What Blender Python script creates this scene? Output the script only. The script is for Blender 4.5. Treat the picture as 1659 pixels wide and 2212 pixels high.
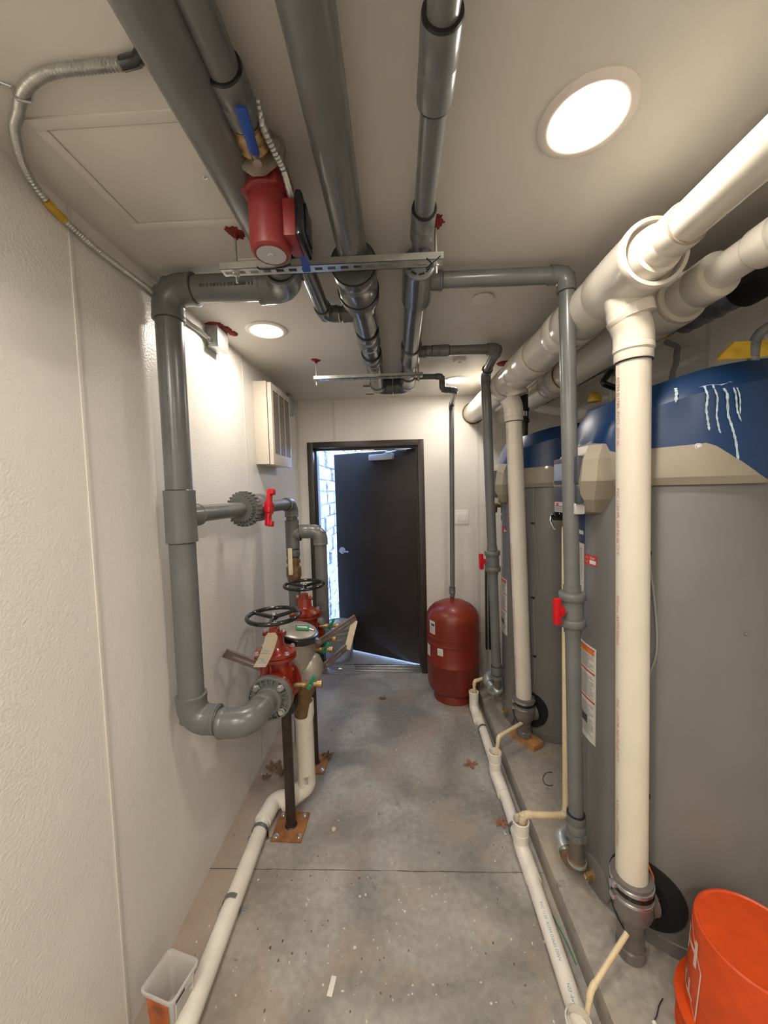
import bpy, bmesh, math, random
from mathutils import Vector, Matrix
random.seed(7)
PI = math.pi
V = Vector
SC = bpy.context.scene
COL = SC.collection
for o in list(bpy.data.objects):
    bpy.data.objects.remove(o)

# ------------------------------------------------------------ camera
cd = bpy.data.cameras.new('camera')
cam = bpy.data.objects.new('camera', cd)
COL.objects.link(cam)
YAW, PITCH, ROLL = 0.0385, 0.0609, 0.0262
fw = V((-math.sin(YAW)*math.cos(PITCH), math.cos(YAW)*math.cos(PITCH), -math.sin(PITCH)))
rt = V((math.cos(YAW), math.sin(YAW), 0))
up = rt.cross(fw)
r2 = rt*math.cos(ROLL) - up*math.sin(ROLL)
u2 = rt*math.sin(ROLL) + up*math.cos(ROLL)
M = Matrix((r2, u2, -fw)).transposed().to_4x4()
M.translation = V((0, 0, 1.6546))
cam.matrix_world = M
cd.sensor_fit = 'HORIZONTAL'
cd.sensor_width = 36.0
cd.lens = 36.0*799.3/1659
cd.clip_start = 0.02
SC.camera = cam

# ------------------------------------------------------------ world, exposure
w = bpy.data.worlds.new('world')
SC.world = w
w.use_nodes = True
bg = w.node_tree.nodes['Background']
bg.inputs[0].default_value = (0.36, 0.56, 1.0, 1)
bg.inputs[1].default_value = 2.3
SC.view_settings.view_transform = 'Standard'
SC.view_settings.look = 'None'
SC.view_settings.gamma = 1
SC.view_settings.exposure = 2.25
try:
    SC.view_settings.use_curve_mapping = False
except Exception:
    pass
LAMP_STRENGTH = 35.0
LAMP_COLOR = (1.0, 0.905, 0.79)

# ------------------------------------------------------------ materials
def mat(name, col, rough=0.5, metal=0.0, spec=0.5, noise=None, bump=None, coat=0.0, emit=None, trans=0.0, alpha=1.0):
    """noise=(scale, amount, detail) varies the colour; bump=(scale, strength, distance)"""
    m = bpy.data.materials.new(name)
    m.use_nodes = True
    nt = m.node_tree
    b = nt.nodes['Principled BSDF']
    b.inputs['Base Color'].default_value = (*col, 1)
    b.inputs['Roughness'].default_value = rough
    b.inputs['Metallic'].default_value = metal
    b.inputs['Specular IOR Level'].default_value = spec
    b.inputs['Coat Weight'].default_value = coat
    b.inputs['Transmission Weight'].default_value = trans
    b.inputs['Alpha'].default_value = alpha
    if emit:
        b.inputs['Emission Color'].default_value = (*emit[0], 1)
        b.inputs['Emission Strength'].default_value = emit[1]
    tc = nt.nodes.new('ShaderNodeTexCoord')
    if noise:
        n = nt.nodes.new('ShaderNodeTexNoise')
        n.inputs['Scale'].default_value = noise[0]
        n.inputs['Detail'].default_value = noise[2] if len(noise) > 2 else 4
        nt.links.new(tc.outputs['Object'], n.inputs['Vector'])
        r = nt.nodes.new('ShaderNodeValToRGB')
        a = noise[1]
        r.color_ramp.elements[0].position = 0.3
        r.color_ramp.elements[1].position = 0.7
        r.color_ramp.elements[0].color = (*[c*(1-a) for c in col], 1)
        r.color_ramp.elements[1].color = (*[min(1, c*(1+a)) for c in col], 1)
        nt.links.new(n.outputs['Fac'], r.inputs['Fac'])
        nt.links.new(r.outputs['Color'], b.inputs['Base Color'])
    if bump:
        n2 = nt.nodes.new('ShaderNodeTexNoise')
        n2.inputs['Scale'].default_value = bump[0]
        n2.inputs['Detail'].default_value = 3
        nt.links.new(tc.outputs['Object'], n2.inputs['Vector'])
        bp = nt.nodes.new('ShaderNodeBump')
        bp.inputs['Strength'].default_value = bump[1]
        bp.inputs['Distance'].default_value = bump[2]
        nt.links.new(n2.outputs['Fac'], bp.inputs['Height'])
        nt.links.new(bp.outputs['Normal'], b.inputs['Normal'])
    return m

MT = {}
MT['gray_pvc'] = mat('gray_pvc', (0.142, 0.147, 0.145), 0.27, noise=(9, 0.10), bump=(60, 0.04, 0.001), spec=0.55)
MT['gray_pvc_dark'] = mat('gray_pvc_dark', (0.10, 0.104, 0.104), 0.20, noise=(9, 0.12), spec=0.6)
MT['seam'] = mat('seam', (0.015, 0.015, 0.017), 0.35)
MT['white_pvc'] = mat('white_pvc', (0.72, 0.67, 0.575), 0.28, noise=(6, 0.05), spec=0.5)
MT['duct_pvc'] = mat('duct_pvc', (0.70, 0.66, 0.58), 0.22, noise=(5, 0.06), spec=0.55)
MT['drain_pvc'] = mat('drain_pvc', (0.80, 0.76, 0.68), 0.35, noise=(14, 0.06))
MT['cream_cpvc'] = mat('cream_cpvc', (0.70, 0.58, 0.37), 0.35, noise=(20, 0.08))
MT['tank_gray'] = mat('tank_gray', (0.175, 0.17, 0.163), 0.36, noise=(4, 0.05), spec=0.45, bump=(90, 0.02, 0.001))
MT['shroud_blue'] = mat('shroud_blue', (0.007, 0.037, 0.12), 0.34, noise=(7, 0.12), spec=0.5)
MT['beige_plastic'] = mat('beige_plastic', (0.29, 0.255, 0.20), 0.42, noise=(12, 0.05))
MT['bezel'] = mat('bezel', (0.05, 0.055, 0.07), 0.35)
MT['screen'] = mat('screen', (0.30, 0.36, 0.46), 0.25)
MT['navy'] = mat('navy', (0.02, 0.04, 0.11), 0.4)
MT['silver'] = mat('silver', (0.55, 0.55, 0.55), 0.35, metal=0.3)
MT['red_plastic'] = mat('red_plastic', (0.55, 0.006, 0.014), 0.3)
MT['red_paint'] = mat('red_paint', (0.235, 0.022, 0.010), 0.22, noise=(16, 0.12), coat=0.4)
MT['red_tank'] = mat('red_tank', (0.20, 0.022, 0.010), 0.38, noise=(5, 0.15), coat=0.1)
MT['pump_red'] = mat('pump_red', (0.22, 0.024, 0.024), 0.42, noise=(18, 0.08))
MT['caulk'] = mat('caulk', (0.22, 0.018, 0.015), 0.8, noise=(60, 0.3), bump=(90, 0.6, 0.004))
MT['black'] = mat('black', (0.012, 0.012, 0.013), 0.14, spec=0.55)
MT['black_foam'] = mat('black_foam', (0.008, 0.008, 0.009), 0.9)
MT['black_rubber'] = mat('black_rubber', (0.018, 0.019, 0.022), 0.45, bump=(35, 0.4, 0.006))
MT['clear_cap'] = mat('clear_cap', (0.15, 0.135, 0.13), 0.2, noise=(14, 0.25), spec=0.6)
MT['zinc'] = mat('zinc', (0.50, 0.51, 0.49), 0.32, metal=0.75, noise=(25, 0.12))
MT['galv'] = mat('galv', (0.42, 0.46, 0.47), 0.35, metal=0.6, noise=(30, 0.18))
MT['steel'] = mat('steel', (0.62, 0.63, 0.64), 0.25, metal=0.9)
MT['brass'] = mat('brass', (0.36, 0.25, 0.11), 0.4, metal=0.6, noise=(25, 0.2))
MT['bronze'] = mat('bronze', (0.20, 0.12, 0.055), 0.5, metal=0.35, noise=(30, 0.25))
MT['cast_gray'] = mat('cast_gray', (0.36, 0.33, 0.29), 0.35, metal=0.35, noise=(9, 0.18))
MT['blue_handle'] = mat('blue_handle', (0.015, 0.06, 0.30), 0.4)
MT['green_handle'] = mat('green_handle', (0.01, 0.22, 0.10), 0.4)
MT['rust'] = mat('rust', (0.30, 0.13, 0.045), 0.75, noise=(20, 0.35), bump=(70, 0.3, 0.002))
MT['dark_steel'] = mat('dark_steel', (0.045, 0.032, 0.026), 0.45, metal=0.3, noise=(22, 0.3))
MT['mauve_steel'] = mat('mauve_steel', (0.22, 0.15, 0.14), 0.45, metal=0.3, noise=(22, 0.2))
MT['paper'] = mat('paper', (0.66, 0.58, 0.43), 0.8, noise=(30, 0.08))
MT['white_label'] = mat('white_label', (0.72, 0.70, 0.64), 0.45)
MT['ink'] = mat('ink', (0.06, 0.06, 0.06), 0.6)
MT['ink_gray'] = mat('ink_gray', (0.22, 0.22, 0.21), 0.6)
MT['ink_red'] = mat('ink_red', (0.50, 0.05, 0.04), 0.6)
MT['ink_orange'] = mat('ink_orange', (0.70, 0.17, 0.03), 0.6)
MT['ink_blue'] = mat('ink_blue', (0.12, 0.32, 0.45), 0.6)
MT['faint_red'] = mat('faint_red', (0.50, 0.20, 0.15), 0.6)
MT['wood'] = mat('wood', (0.42, 0.22, 0.08), 0.6, noise=(12, 0.25))
MT['orange_plastic'] = mat('orange_plastic', (0.58, 0.062, 0.006), 0.38, noise=(25, 0.10))
MT['bucket_white'] = mat('bucket_white', (0.70, 0.52, 0.45), 0.45)
MT['orange_wire'] = mat('orange_wire', (0.65, 0.18, 0.05), 0.45)
MT['gray_cable'] = mat('gray_cable', (0.26, 0.26, 0.26), 0.5)
MT['clear_tub'] = mat('clear_tub', (0.75, 0.73, 0.70), 0.25, alpha=0.42)
MT['tub_label'] = mat('tub_label', (0.50, 0.14, 0.04), 0.5, noise=(14, 0.5))
MT['gray_bucket'] = mat('gray_bucket', (0.27, 0.28, 0.27), 0.45, noise=(9, 0.1))
MT['door_brown'] = mat('door_brown', (0.030, 0.024, 0.022), 0.42, noise=(3, 0.2), spec=0.5)
MT['frame_brown'] = mat('frame_brown', (0.045, 0.032, 0.026), 0.35, noise=(5, 0.1))
MT['white_plastic'] = mat('white_plastic', (0.74, 0.70, 0.64), 0.4)
MT['trim_white'] = mat('trim_white', (0.72, 0.69, 0.64), 0.45)
MT['heater_white'] = mat('heater_white', (0.72, 0.66, 0.56), 0.38)
MT['yellow_tape'] = mat('yellow_tape', (0.55, 0.36, 0.03), 0.4, noise=(30, 0.25))
MT['leaf'] = mat('leaf', (0.17, 0.10, 0.06), 0.8, noise=(60, 0.3))
MT['leaf_red'] = mat('leaf_red', (0.27, 0.11, 0.06), 0.8, noise=(60, 0.3))
MT['chip'] = mat('chip', (0.62, 0.58, 0.50), 0.7)
MT['smear'] = mat('smear', (0.42, 0.55, 0.62), 0.5, noise=(60, 0.3))
MT['gasket_orange'] = mat('gasket_orange', (0.6, 0.20, 0.06), 0.4)
MT['insul'] = mat('insul', (0.13, 0.14, 0.15), 0.35, noise=(20, 0.3), bump=(25, 0.7, 0.012))
MT['ring_white'] = mat('ring_white', (0.78, 0.72, 0.66), 0.4)
MT['lens'] = mat('lens', (1, 1, 1), 0.4, emit=(LAMP_COLOR, LAMP_STRENGTH))
MT['lens_rear'] = mat('lens_rear', (1, 1, 1), 0.4, emit=(LAMP_COLOR, LAMP_STRENGTH*2.2))  # rear lamps boosted above the front ones to flatten the light
MT['hatch_white'] = mat('hatch_white', (0.74, 0.70, 0.64), 0.42, bump=(220, 0.08, 0.001))
MT['dull_nipple'] = mat('dull_nipple', (0.15, 0.125, 0.105), 0.5, metal=0.3, noise=(30, 0.25))
MT['joint'] = mat('joint', (0.11, 0.085, 0.06), 0.9, noise=(40, 0.4))
MT['seam_white'] = mat('seam_white', (0.40, 0.33, 0.26), 0.5)
MT['bright_plastic'] = mat('bright_plastic', (0.90, 0.88, 0.84), 0.35)
MT['flange_metal'] = mat('flange_metal', (0.30, 0.27, 0.21), 0.45, metal=0.4, noise=(30, 0.2))
MT['green'] = mat('green', (0.03, 0.22, 0.07), 0.5)

def wall_mat(name, col, rough):
    m = mat(name, col, rough, spec=0.5, noise=(1.2, 0.035, 2))
    nt = m.node_tree; b = nt.nodes['Principled BSDF']
    tc = nt.nodes.new('ShaderNodeTexCoord')
    n = nt.nodes.new('ShaderNodeTexNoise'); n.inputs['Scale'].default_value = 130; n.inputs['Detail'].default_value = 2
    n2 = nt.nodes.new('ShaderNodeTexNoise'); n2.inputs['Scale'].default_value = 1.6; n2.inputs['Detail'].default_value = 1
    ad = nt.nodes.new('ShaderNodeMath'); ad.operation = 'MULTIPLY_ADD'; ad.inputs[1].default_value = 6.0
    nt.links.new(tc.outputs['Object'], n.inputs['Vector']); nt.links.new(tc.outputs['Object'], n2.inputs['Vector'])
    nt.links.new(n2.outputs['Fac'], ad.inputs[0]); nt.links.new(n.outputs['Fac'], ad.inputs[2])
    bp = nt.nodes.new('ShaderNodeBump'); bp.inputs['Strength'].default_value = 0.5; bp.inputs['Distance'].default_value = 0.0032
    nt.links.new(ad.outputs[0], bp.inputs['Height']); nt.links.new(bp.outputs['Normal'], b.inputs['Normal'])
    return m
MT['wall'] = wall_mat('wall_panel', (0.81, 0.785, 0.735), 0.36)
MT['ceiling'] = mat('ceiling_panel', (0.70, 0.665, 0.61), 0.5, noise=(1.5, 0.04, 2), bump=(200, 0.10, 0.001))

def concrete(name, light, dark, tan, side=True):
    m = bpy.data.materials.new(name); m.use_nodes = True
    nt = m.node_tree; N = nt.nodes; L = nt.links
    b = N['Principled BSDF']; tc = N.new('ShaderNodeTexCoord')
    def noise(s, d, dist=0.0):
        n = N.new('ShaderNodeTexNoise'); n.inputs['Scale'].default_value = s; n.inputs['Detail'].default_value = d
        n.inputs['Distortion'].default_value = dist; L.new(tc.outputs['Object'], n.inputs['Vector']); return n
    def ramp(src, p0, c0, p1, c1):
        r = N.new('ShaderNodeValToRGB'); r.color_ramp.elements[0].position = p0; r.color_ramp.elements[1].position = p1
        r.color_ramp.elements[0].color = (*c0, 1); r.color_ramp.elements[1].color = (*c1, 1); L.new(src, r.inputs['Fac']); return r
    def mix(f, a, c, mode='MIX'):
        x = N.new('ShaderNodeMix'); x.data_type = 'RGBA'; x.blend_type = mode
        L.new(f, x.inputs['Factor']) if not isinstance(f, float) else setattr(x.inputs['Factor'], 'default_value', f)
        L.new(a, x.inputs[6]); L.new(c, x.inputs[7]); return x.outputs[2]
    big = ramp(noise(2.1, 6, 0.6).outputs['Fac'], 0.38, dark, 0.62, light)
    fine = ramp(noise(38, 6).outputs['Fac'], 0.3, (0.55,)*3, 0.7, (1.0,)*3)
    c = mix(0.55, big.outputs['Color'], fine.outputs['Color'], 'MULTIPLY')
    mask = ramp(noise(3.3, 5, 0.4).outputs['Fac'], 0.5, (0, 0, 0), 0.62, (1, 1, 1))
    tanc = N.new('ShaderNodeRGB'); tanc.outputs[0].default_value = (*tan, 1)
    if side:
        sx = N.new('ShaderNodeSeparateXYZ'); L.new(tc.outputs['Object'], sx.inputs[0])
        wob = noise(4, 4)
        ma = N.new('ShaderNodeMath'); ma.operation = 'MULTIPLY_ADD'; ma.inputs[1].default_value = 0.35; L.new(wob.outputs['Fac'], ma.inputs[0]); L.new(sx.outputs['X'], ma.inputs[2])
        edge = ramp(ma.outputs[0], -0.0, (1, 1, 1), 0.0, (0, 0, 0))
        mr = N.new('ShaderNodeMapRange'); mr.inputs['From Min'].default_value = -0.38; mr.inputs['From Max'].default_value = -0.62; mr.inputs['To Min'].default_value = 0; mr.inputs['To Max'].default_value = 0.8
        L.new(ma.outputs[0], mr.inputs['Value'])
        c = mix(mr.outputs['Result'], c, tanc.outputs[0])
    m2 = N.new('ShaderNodeMath'); m2.operation = 'MULTIPLY'; m2.inputs[1].default_value = 0.45; L.new(mask.outputs['Color'], m2.inputs[0])
    c = mix(m2.outputs[0], c, tanc.outputs[0])
    sp = ramp(noise(90, 3).outputs['Fac'], 0.70, (0, 0, 0), 0.73, (0.6, 0.6, 0.6))
    wh = N.new('ShaderNodeRGB'); wh.outputs[0].default_value = (0.5, 0.47, 0.42, 1)
    c = mix(sp.outputs['Color'], c, wh.outputs[0])
    dk = ramp(noise(17, 4).outputs['Fac'], 0.68, (0, 0, 0), 0.74, (0.55, 0.55, 0.55))
    dkc = N.new('ShaderNodeRGB'); dkc.outputs[0].default_value = (0.09, 0.085, 0.08, 1)
    c = mix(dk.outputs['Color'], c, dkc.outputs[0])
    L.new(c, b.inputs['Base Color'])
    rr = N.new('ShaderNodeMapRange'); rr.inputs['To Min'].default_value = 0.42; rr.inputs['To Max'].default_value = 0.75
    L.new(noise(5, 4).outputs['Fac'], rr.inputs['Value']); L.new(rr.outputs['Result'], b.inputs['Roughness'])
    bp = N.new('ShaderNodeBump'); bp.inputs['Strength'].default_value = 0.25; bp.inputs['Distance'].default_value = 0.004
    L.new(noise(60, 6).outputs['Fac'], bp.inputs['Height']); L.new(bp.outputs['Normal'], b.inputs['Normal'])
    return m
MT['floor'] = concrete('floor_concrete', (0.46, 0.435, 0.39), (0.23, 0.218, 0.195), (0.36, 0.27, 0.20))
MT['pad'] = concrete('pad_concrete', (0.40, 0.37, 0.32), (0.29, 0.27, 0.24), (0.42, 0.35, 0.26), side=False)
def stone_mat():
    m = bpy.data.materials.new('stone'); m.use_nodes = True
    nt = m.node_tree; N = nt.nodes; L = nt.links; b = N['Principled BSDF']
    tc = N.new('ShaderNodeTexCoord')
    sp = N.new('ShaderNodeSeparateXYZ'); L.new(tc.outputs['Object'], sp.inputs[0])
    cb = N.new('ShaderNodeCombineXYZ')
    wo = N.new('ShaderNodeTexNoise'); wo.inputs['Scale'].default_value = 5; L.new(tc.outputs['Object'], wo.inputs['Vector'])
    m1 = N.new('ShaderNodeMath'); m1.operation = 'MULTIPLY_ADD'; m1.inputs[1].default_value = 0.10
    L.new(wo.outputs['Fac'], m1.inputs[0]); L.new(sp.outputs['Y'], m1.inputs[2])
    m2 = N.new('ShaderNodeMath'); m2.operation = 'MULTIPLY_ADD'; m2.inputs[1].default_value = 0.10
    L.new(wo.outputs['Color'], m2.inputs[0]); L.new(sp.outputs['Z'], m2.inputs[2])
    L.new(m1.outputs[0], cb.inputs['X']); L.new(m2.outputs[0], cb.inputs['Y'])
    br = N.new('ShaderNodeTexBrick'); br.inputs['Scale'].default_value = 1.0
    br.inputs['Brick Width'].default_value = 0.36; br.inputs['Row Height'].default_value = 0.15
    br.inputs['Mortar Size'].default_value = 0.010; br.inputs['Mortar Smooth'].default_value = 0.3
    br.inputs['Color1'].default_value = (0.50, 0.47, 0.45, 1); br.inputs['Color2'].default_value = (0.34, 0.33, 0.35, 1)
    br.inputs['Mortar'].default_value = (0.06, 0.06, 0.07, 1)
    L.new(cb.outputs[0], br.inputs['Vector'])
    n = N.new('ShaderNodeTexNoise'); n.inputs['Scale'].default_value = 22; n.inputs['Detail'].default_value = 8; L.new(tc.outputs['Object'], n.inputs['Vector'])
    r = N.new('ShaderNodeValToRGB'); r.color_ramp.elements[0].position = .35; r.color_ramp.elements[0].color = (.35, .35, .35, 1); r.color_ramp.elements[1].position = .6; r.color_ramp.elements[1].color = (1, 1, 1, 1)
    L.new(n.outputs['Fac'], r.inputs['Fac'])
    x = N.new('ShaderNodeMix'); x.data_type = 'RGBA'; x.blend_type = 'MULTIPLY'; x.inputs['Factor'].default_value = .8
    x.inputs[6].default_value = (.50, .48, .47, 1); L.new(r.outputs['Color'], x.inputs[7]); L.new(x.outputs[2], b.inputs['Base Color'])
    b.inputs['Roughness'].default_value = 0.9
    bp = N.new('ShaderNodeBump'); bp.inputs['Strength'].default_value = 0.8; bp.inputs['Distance'].default_value = 0.02
    L.new(x.outputs[2], bp.inputs['Height']); L.new(bp.outputs['Normal'], b.inputs['Normal'])
    return m
MT['stone'] = stone_mat()

# ------------------------------------------------------------ object helpers
def base_of(o):
    v = V((0, 0, 0))
    while o is not None:
        v += o.location; o = o.parent
    return v
def obj(name, bm, m, parent=None, ang=38, loc=None):
    """link a bmesh (in world coordinates) as one mesh object; loc = origin for a top-level mesh"""
    me = bpy.data.meshes.new(name)
    off = base_of(parent) if parent else (V(loc) if loc is not None else V((0, 0, 0)))
    bmesh.ops.translate(bm, verts=bm.verts, vec=-off)
    bmesh.ops.recalc_face_normals(bm, faces=bm.faces)
    for f in bm.faces: f.smooth = True
    bm.to_mesh(me); bm.free()
    try: me.set_sharp_from_angle(angle=math.radians(ang))
    except Exception: pass
    ms = m if isinstance(m, (list, tuple)) else [m]
    for x in ms: me.materials.append(MT[x])
    o = bpy.data.objects.new(name, me); COL.objects.link(o)
    if parent: o.parent = parent
    elif loc is not None: o.location = loc
    return o
def thing(name, label, cat, loc, group=None):
    o = bpy.data.objects.new(name, None); COL.objects.link(o)
    o.empty_display_size = 0.05
    o.location = loc; o['label'] = label; o['category'] = cat
    if group: o['group'] = group
    return o
def tag(o, label, cat, group=None, kind=None):
    o['label'] = label; o['category'] = cat
    if group: o['group'] = group
    if kind: o['kind'] = kind
    return o
def struct(name, bm, m, ang=30):
    o = obj(name, bm, m, ang=ang); o['kind'] = 'structure'; return o
def dup(root, loc, label=None, group=None):
    def cp(o, par):
        c = o.copy(); COL.objects.link(c); c.parent = par
        for ch in list(o.children): cp(ch, c)
        return c
    r = cp(root, None); r.location = loc
    if label: r['label'] = label
    if group: r['group'] = group
    return r
def nb(): return bmesh.new()

def box(bm, lo, hi, bev=0.0, mi=0, mtx=None):
    c = [(a+b)/2 for a, b in zip(lo, hi)]; s = [abs(b-a) for a, b in zip(lo, hi)]
    t = bmesh.new(); bmesh.ops.create_cube(t, size=1)
    bmesh.ops.scale(t, verts=t.verts, vec=s)
    if bev > 0: bmesh.ops.bevel(t, geom=t.edges[:], offset=min(bev, min(s)*0.45), segments=2, affect='EDGES', profile=0.6)
    bmesh.ops.translate(t, verts=t.verts, vec=c)
    if mtx: bmesh.ops.transform(t, matrix=mtx, verts=t.verts)
    merge(bm, t, mi)
def merge(bm, t, mi=0):
    mp = {}
    for v in t.verts: mp[v] = bm.verts.new(v.co)
    for f in t.faces:
        try:
            nf = bm.faces.new([mp[v] for v in f.verts]); nf.material_index = mi if mi else f.material_index
        except ValueError: pass
    t.free()
def frame(d):
    d = V(d).normalized()
    a = V((0, 0, 1)) if abs(d.z) < 0.9 else V((1, 0, 0))
    u = d.cross(a).normalized(); v = d.cross(u).normalized()
    return u, v
def tube(bm, pts, r, seg=20, cap=True, mi=0):
    pts = [V(p) for p in pts]; n = len(pts)
    rs = r if isinstance(r, (list, tuple)) else [r]*n
    d0 = (pts[1]-pts[0]).normalized(); u, v = frame(d0)
    rings = []; prev = d0
    for i, p in enumerate(pts):
        if i == 0: d = d0
        elif i == n-1: d = (pts[-1]-pts[-2]).normalized()
        else:
            a = (pts[i]-pts[i-1]); b = (pts[i+1]-pts[i])
            a = a.normalized() if a.length > 1e-9 else prev
            b = b.normalized() if b.length > 1e-9 else a
            d = (a+b).normalized()
        q = prev.rotation_difference(d); u = q @ u; v = q @ v; prev = d
        rings.append([bm.verts.new(p+(u*math.cos(2*PI*k/seg)+v*math.sin(2*PI*k/seg))*rs[i]) for k in range(seg)])
    for i in range(n-1):
        for k in range(seg):
            f = bm.faces.new((rings[i][k], rings[i][(k+1) % seg], rings[i+1][(k+1) % seg], rings[i+1][k])); f.material_index = mi
    if cap:
        f = bm.faces.new(rings[0]); f.material_index = mi
        f = bm.faces.new(rings[-1][::-1]); f.material_index = mi
def lathe(bm, o, ax, prof, seg=32, mi=0, cap=True):
    """prof: list of (distance along ax, radius)"""
    o = V(o); ax = V(ax).normalized(); u, v = frame(ax)
    rings = []
    for h, r in prof:
        r = max(r, 1e-4)
        rings.append([bm.verts.new(o+ax*h+(u*math.cos(2*PI*k/seg)+v*math.sin(2*PI*k/seg))*r) for k in range(seg)])
    for i in range(len(rings)-1):
        for k in range(seg):
            f = bm.faces.new((rings[i][k], rings[i][(k+1) % seg], rings[i+1][(k+1) % seg], rings[i+1][k])); f.material_index = mi
    if cap:
        f = bm.faces.new(rings[0]); f.material_index = mi
        f = bm.faces.new(rings[-1][::-1]); f.material_index = mi
def rod(bm, a, b, r, seg=16, mi=0, r1=None):
    tube(bm, [a, b], [r, r if r1 is None else r1], seg, True, mi)
def hexbolt(bm, p, ax, r=0.009, h=0.008, mi=0):
    a = V(ax).normalized()
    lathe(bm, p, a, [(0, r*1.5), (0.0015, r*1.5), (0.0016, r), (h*0.8, r), (h, r*0.8)], 6, mi)
def arcpts(c, din, dout, rad, n=10):
    """rounded corner at c from direction din into dout"""
    c = V(c); din = V(din).normalized(); dout = V(dout).normalized()
    th = din.angle(dout); t = rad*math.tan(th/2)
    p0 = c-din*t; p1 = c+dout*t
    nrm = (dout-din*din.dot(dout)).normalized(); ctr = p0+nrm*rad
    return [ctr + (-nrm*math.cos(th*i/n)+din*math.sin(th*i/n))*rad for i in range(n+1)]
def rounded(pts, rad, n=8):
    pts = [V(p) for p in pts]; out = [pts[0]]
    for i in range(1, len(pts)-1):
        out += arcpts(pts[i], pts[i]-pts[i-1], pts[i+1]-pts[i], rad, n)
    out.append(pts[-1]); return out
def spline(pts, n=12):
    pts = [V(p) for p in pts]; P = [pts[0]*2-pts[1]]+pts+[pts[-1]*2-pts[-2]]; out = []
    for i in range(1, len(P)-2):
        for k in range(n):
            t = k/n
            out.append(0.5*((2*P[i])+(P[i+1]-P[i-1])*t+(2*P[i-1]-5*P[i]+4*P[i+1]-P[i+2])*t*t+(3*P[i]-P[i-1]-3*P[i+1]+P[i+2])*t**3))
    out.append(pts[-1]); return out
# fittings
def f_pipe(par, a, b, r, m='gray_pvc', name='pipe', seg=28):
    bm = nb(); rod(bm, a, b, r, seg); return obj(name, bm, m, par)
def f_elbow(par, c, din, dout, r, m='gray_pvc', leg=None, name='elbow', seam='seam'):
    R = r*1.17; leg = leg or r*2.1+0.006; din = V(din).normalized(); dout = V(dout).normalized(); c = V(c)
    th = din.angle(dout); rad = leg*0.62/max(0.3, math.tan(th/2)) if th < 1.2 else leg*0.62
    a = c-din*leg; b = c+dout*leg
    pts = [a]+arcpts(c, din, dout, rad, 12)+[b]
    bm = nb(); tube(bm, pts, R, 28)
    lathe(bm, a-din*0.001, din, [(0, R), (0.0005, R*1.025), (r*0.28, R*1.025), (r*0.34, R)], 28)
    lathe(bm, b+dout*0.001, -dout, [(0, R), (0.0005, R*1.025), (r*0.28, R*1.025), (r*0.34, R)], 28)
    lathe(bm, a-din*0.003, din, [(0, r*1.02), (0.004, r*1.07)], 28, 1)
    lathe(bm, b+dout*0.003, -dout, [(0, r*1.02), (0.004, r*1.07)], 28, 1)
    return obj(name, bm, [m, seam], par)
def f_coupling(par, c, ax, L, r, m='gray_pvc', name='coupling', k=1.17, seam='seam'):
    ax = V(ax).normalized(); c = V(c); R = r*k; bm = nb()
    lathe(bm, c-ax*L/2, ax, [(0, r*1.0), (0.0015, R*0.985), (0.004, R), (L*0.47, R), (L*0.48, R*0.985), (L*0.52, R*0.985), (L*0.53, R), (L-0.004, R), (L-0.0015, R*0.985), (L, r)], 28)
    for s in (-1, 1):
        lathe(bm, c+ax*s*(L/2-.001), ax*s, [(0, R*0.985), (0.0035, R*0.955)], 28, 1)
    return obj(name, bm, [m, seam], par)
def f_tee(par, c, ax, L, bd, bl, r, m='gray_pvc', rb=None, name='tee', seam='seam', k=1.17):
    ax = V(ax).normalized(); bd = V(bd).normalized(); c = V(c); R = r*k; rb = rb or r; RB = rb*k; bm = nb()
    lathe(bm, c-ax*L/2, ax, [(0, r), (0.001, R*1.01), (r*0.35, R*1.01), (r*0.45, R), (L-r*0.45, R), (L-r*0.35, R*1.01), (L-0.001, R*1.01), (L, r)], 28)
    lathe(bm, c, bd, [(0, RB), (bl-rb*0.35, RB), (bl-rb*0.3, RB*1.04), (bl-0.001, RB*1.04), (bl, rb)], 28)
    for s in (-1, 1): lathe(bm, c+ax*s*(L/2), ax*s, [(0, r*1.06), (0.002, r*1.01)], 28, 1)
    lathe(bm, c+bd*bl, bd, [(0, rb*1.06), (0.002, rb*1.01)], 28, 1)
    return obj(name, bm, [m, seam], par)
def f_ballvalve(par, c, ax, hd, r, s=1.0):
    """grey plastic true-union ball valve with red handle, stem pointing to hd"""
    ax = V(ax).normalized(); hd = V(hd).normalized(); c = V(c); bm = nb(); L = r*7.0*s
    P = [(-.5, 1.18), (-.36, 1.18), (-.355, 1.72), (-.34, 1.80), (-.21, 1.80), (-.195, 1.72), (-.19, 1.5), (.19, 1.5), (.195, 1.72), (.21, 1.80), (.34, 1.80), (.355, 1.72), (.36, 1.18), (.5, 1.18)]
    lathe(bm, c, ax, [(h*L, k*r) for h, k in P], 32)
    rod(bm, c, c+hd*r*2.1, r*0.55, 16)
    side = ax.cross(hd)
    v = obj('ball_valve', bm, 'gray_pvc', par)
    bm = nb(); mt = Matrix((ax, side, hd)).transposed().to_4x4(); mt.translation = c+hd*r*2.7
    box(bm, (-r*1.95, -r*0.45, -r*0.45), (r*1.95, r*0.45, r*0.62), r*0.35, mtx=mt)
    box(bm, (-r*0.6, -r*0.6, -r*0.8), (r*0.6, r*0.6, -r*0.2), r*0.1, mtx=mt)
    h = obj('handle', bm, 'red_plastic', v); h['label'] = 'red valve handle'
    return v
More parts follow.
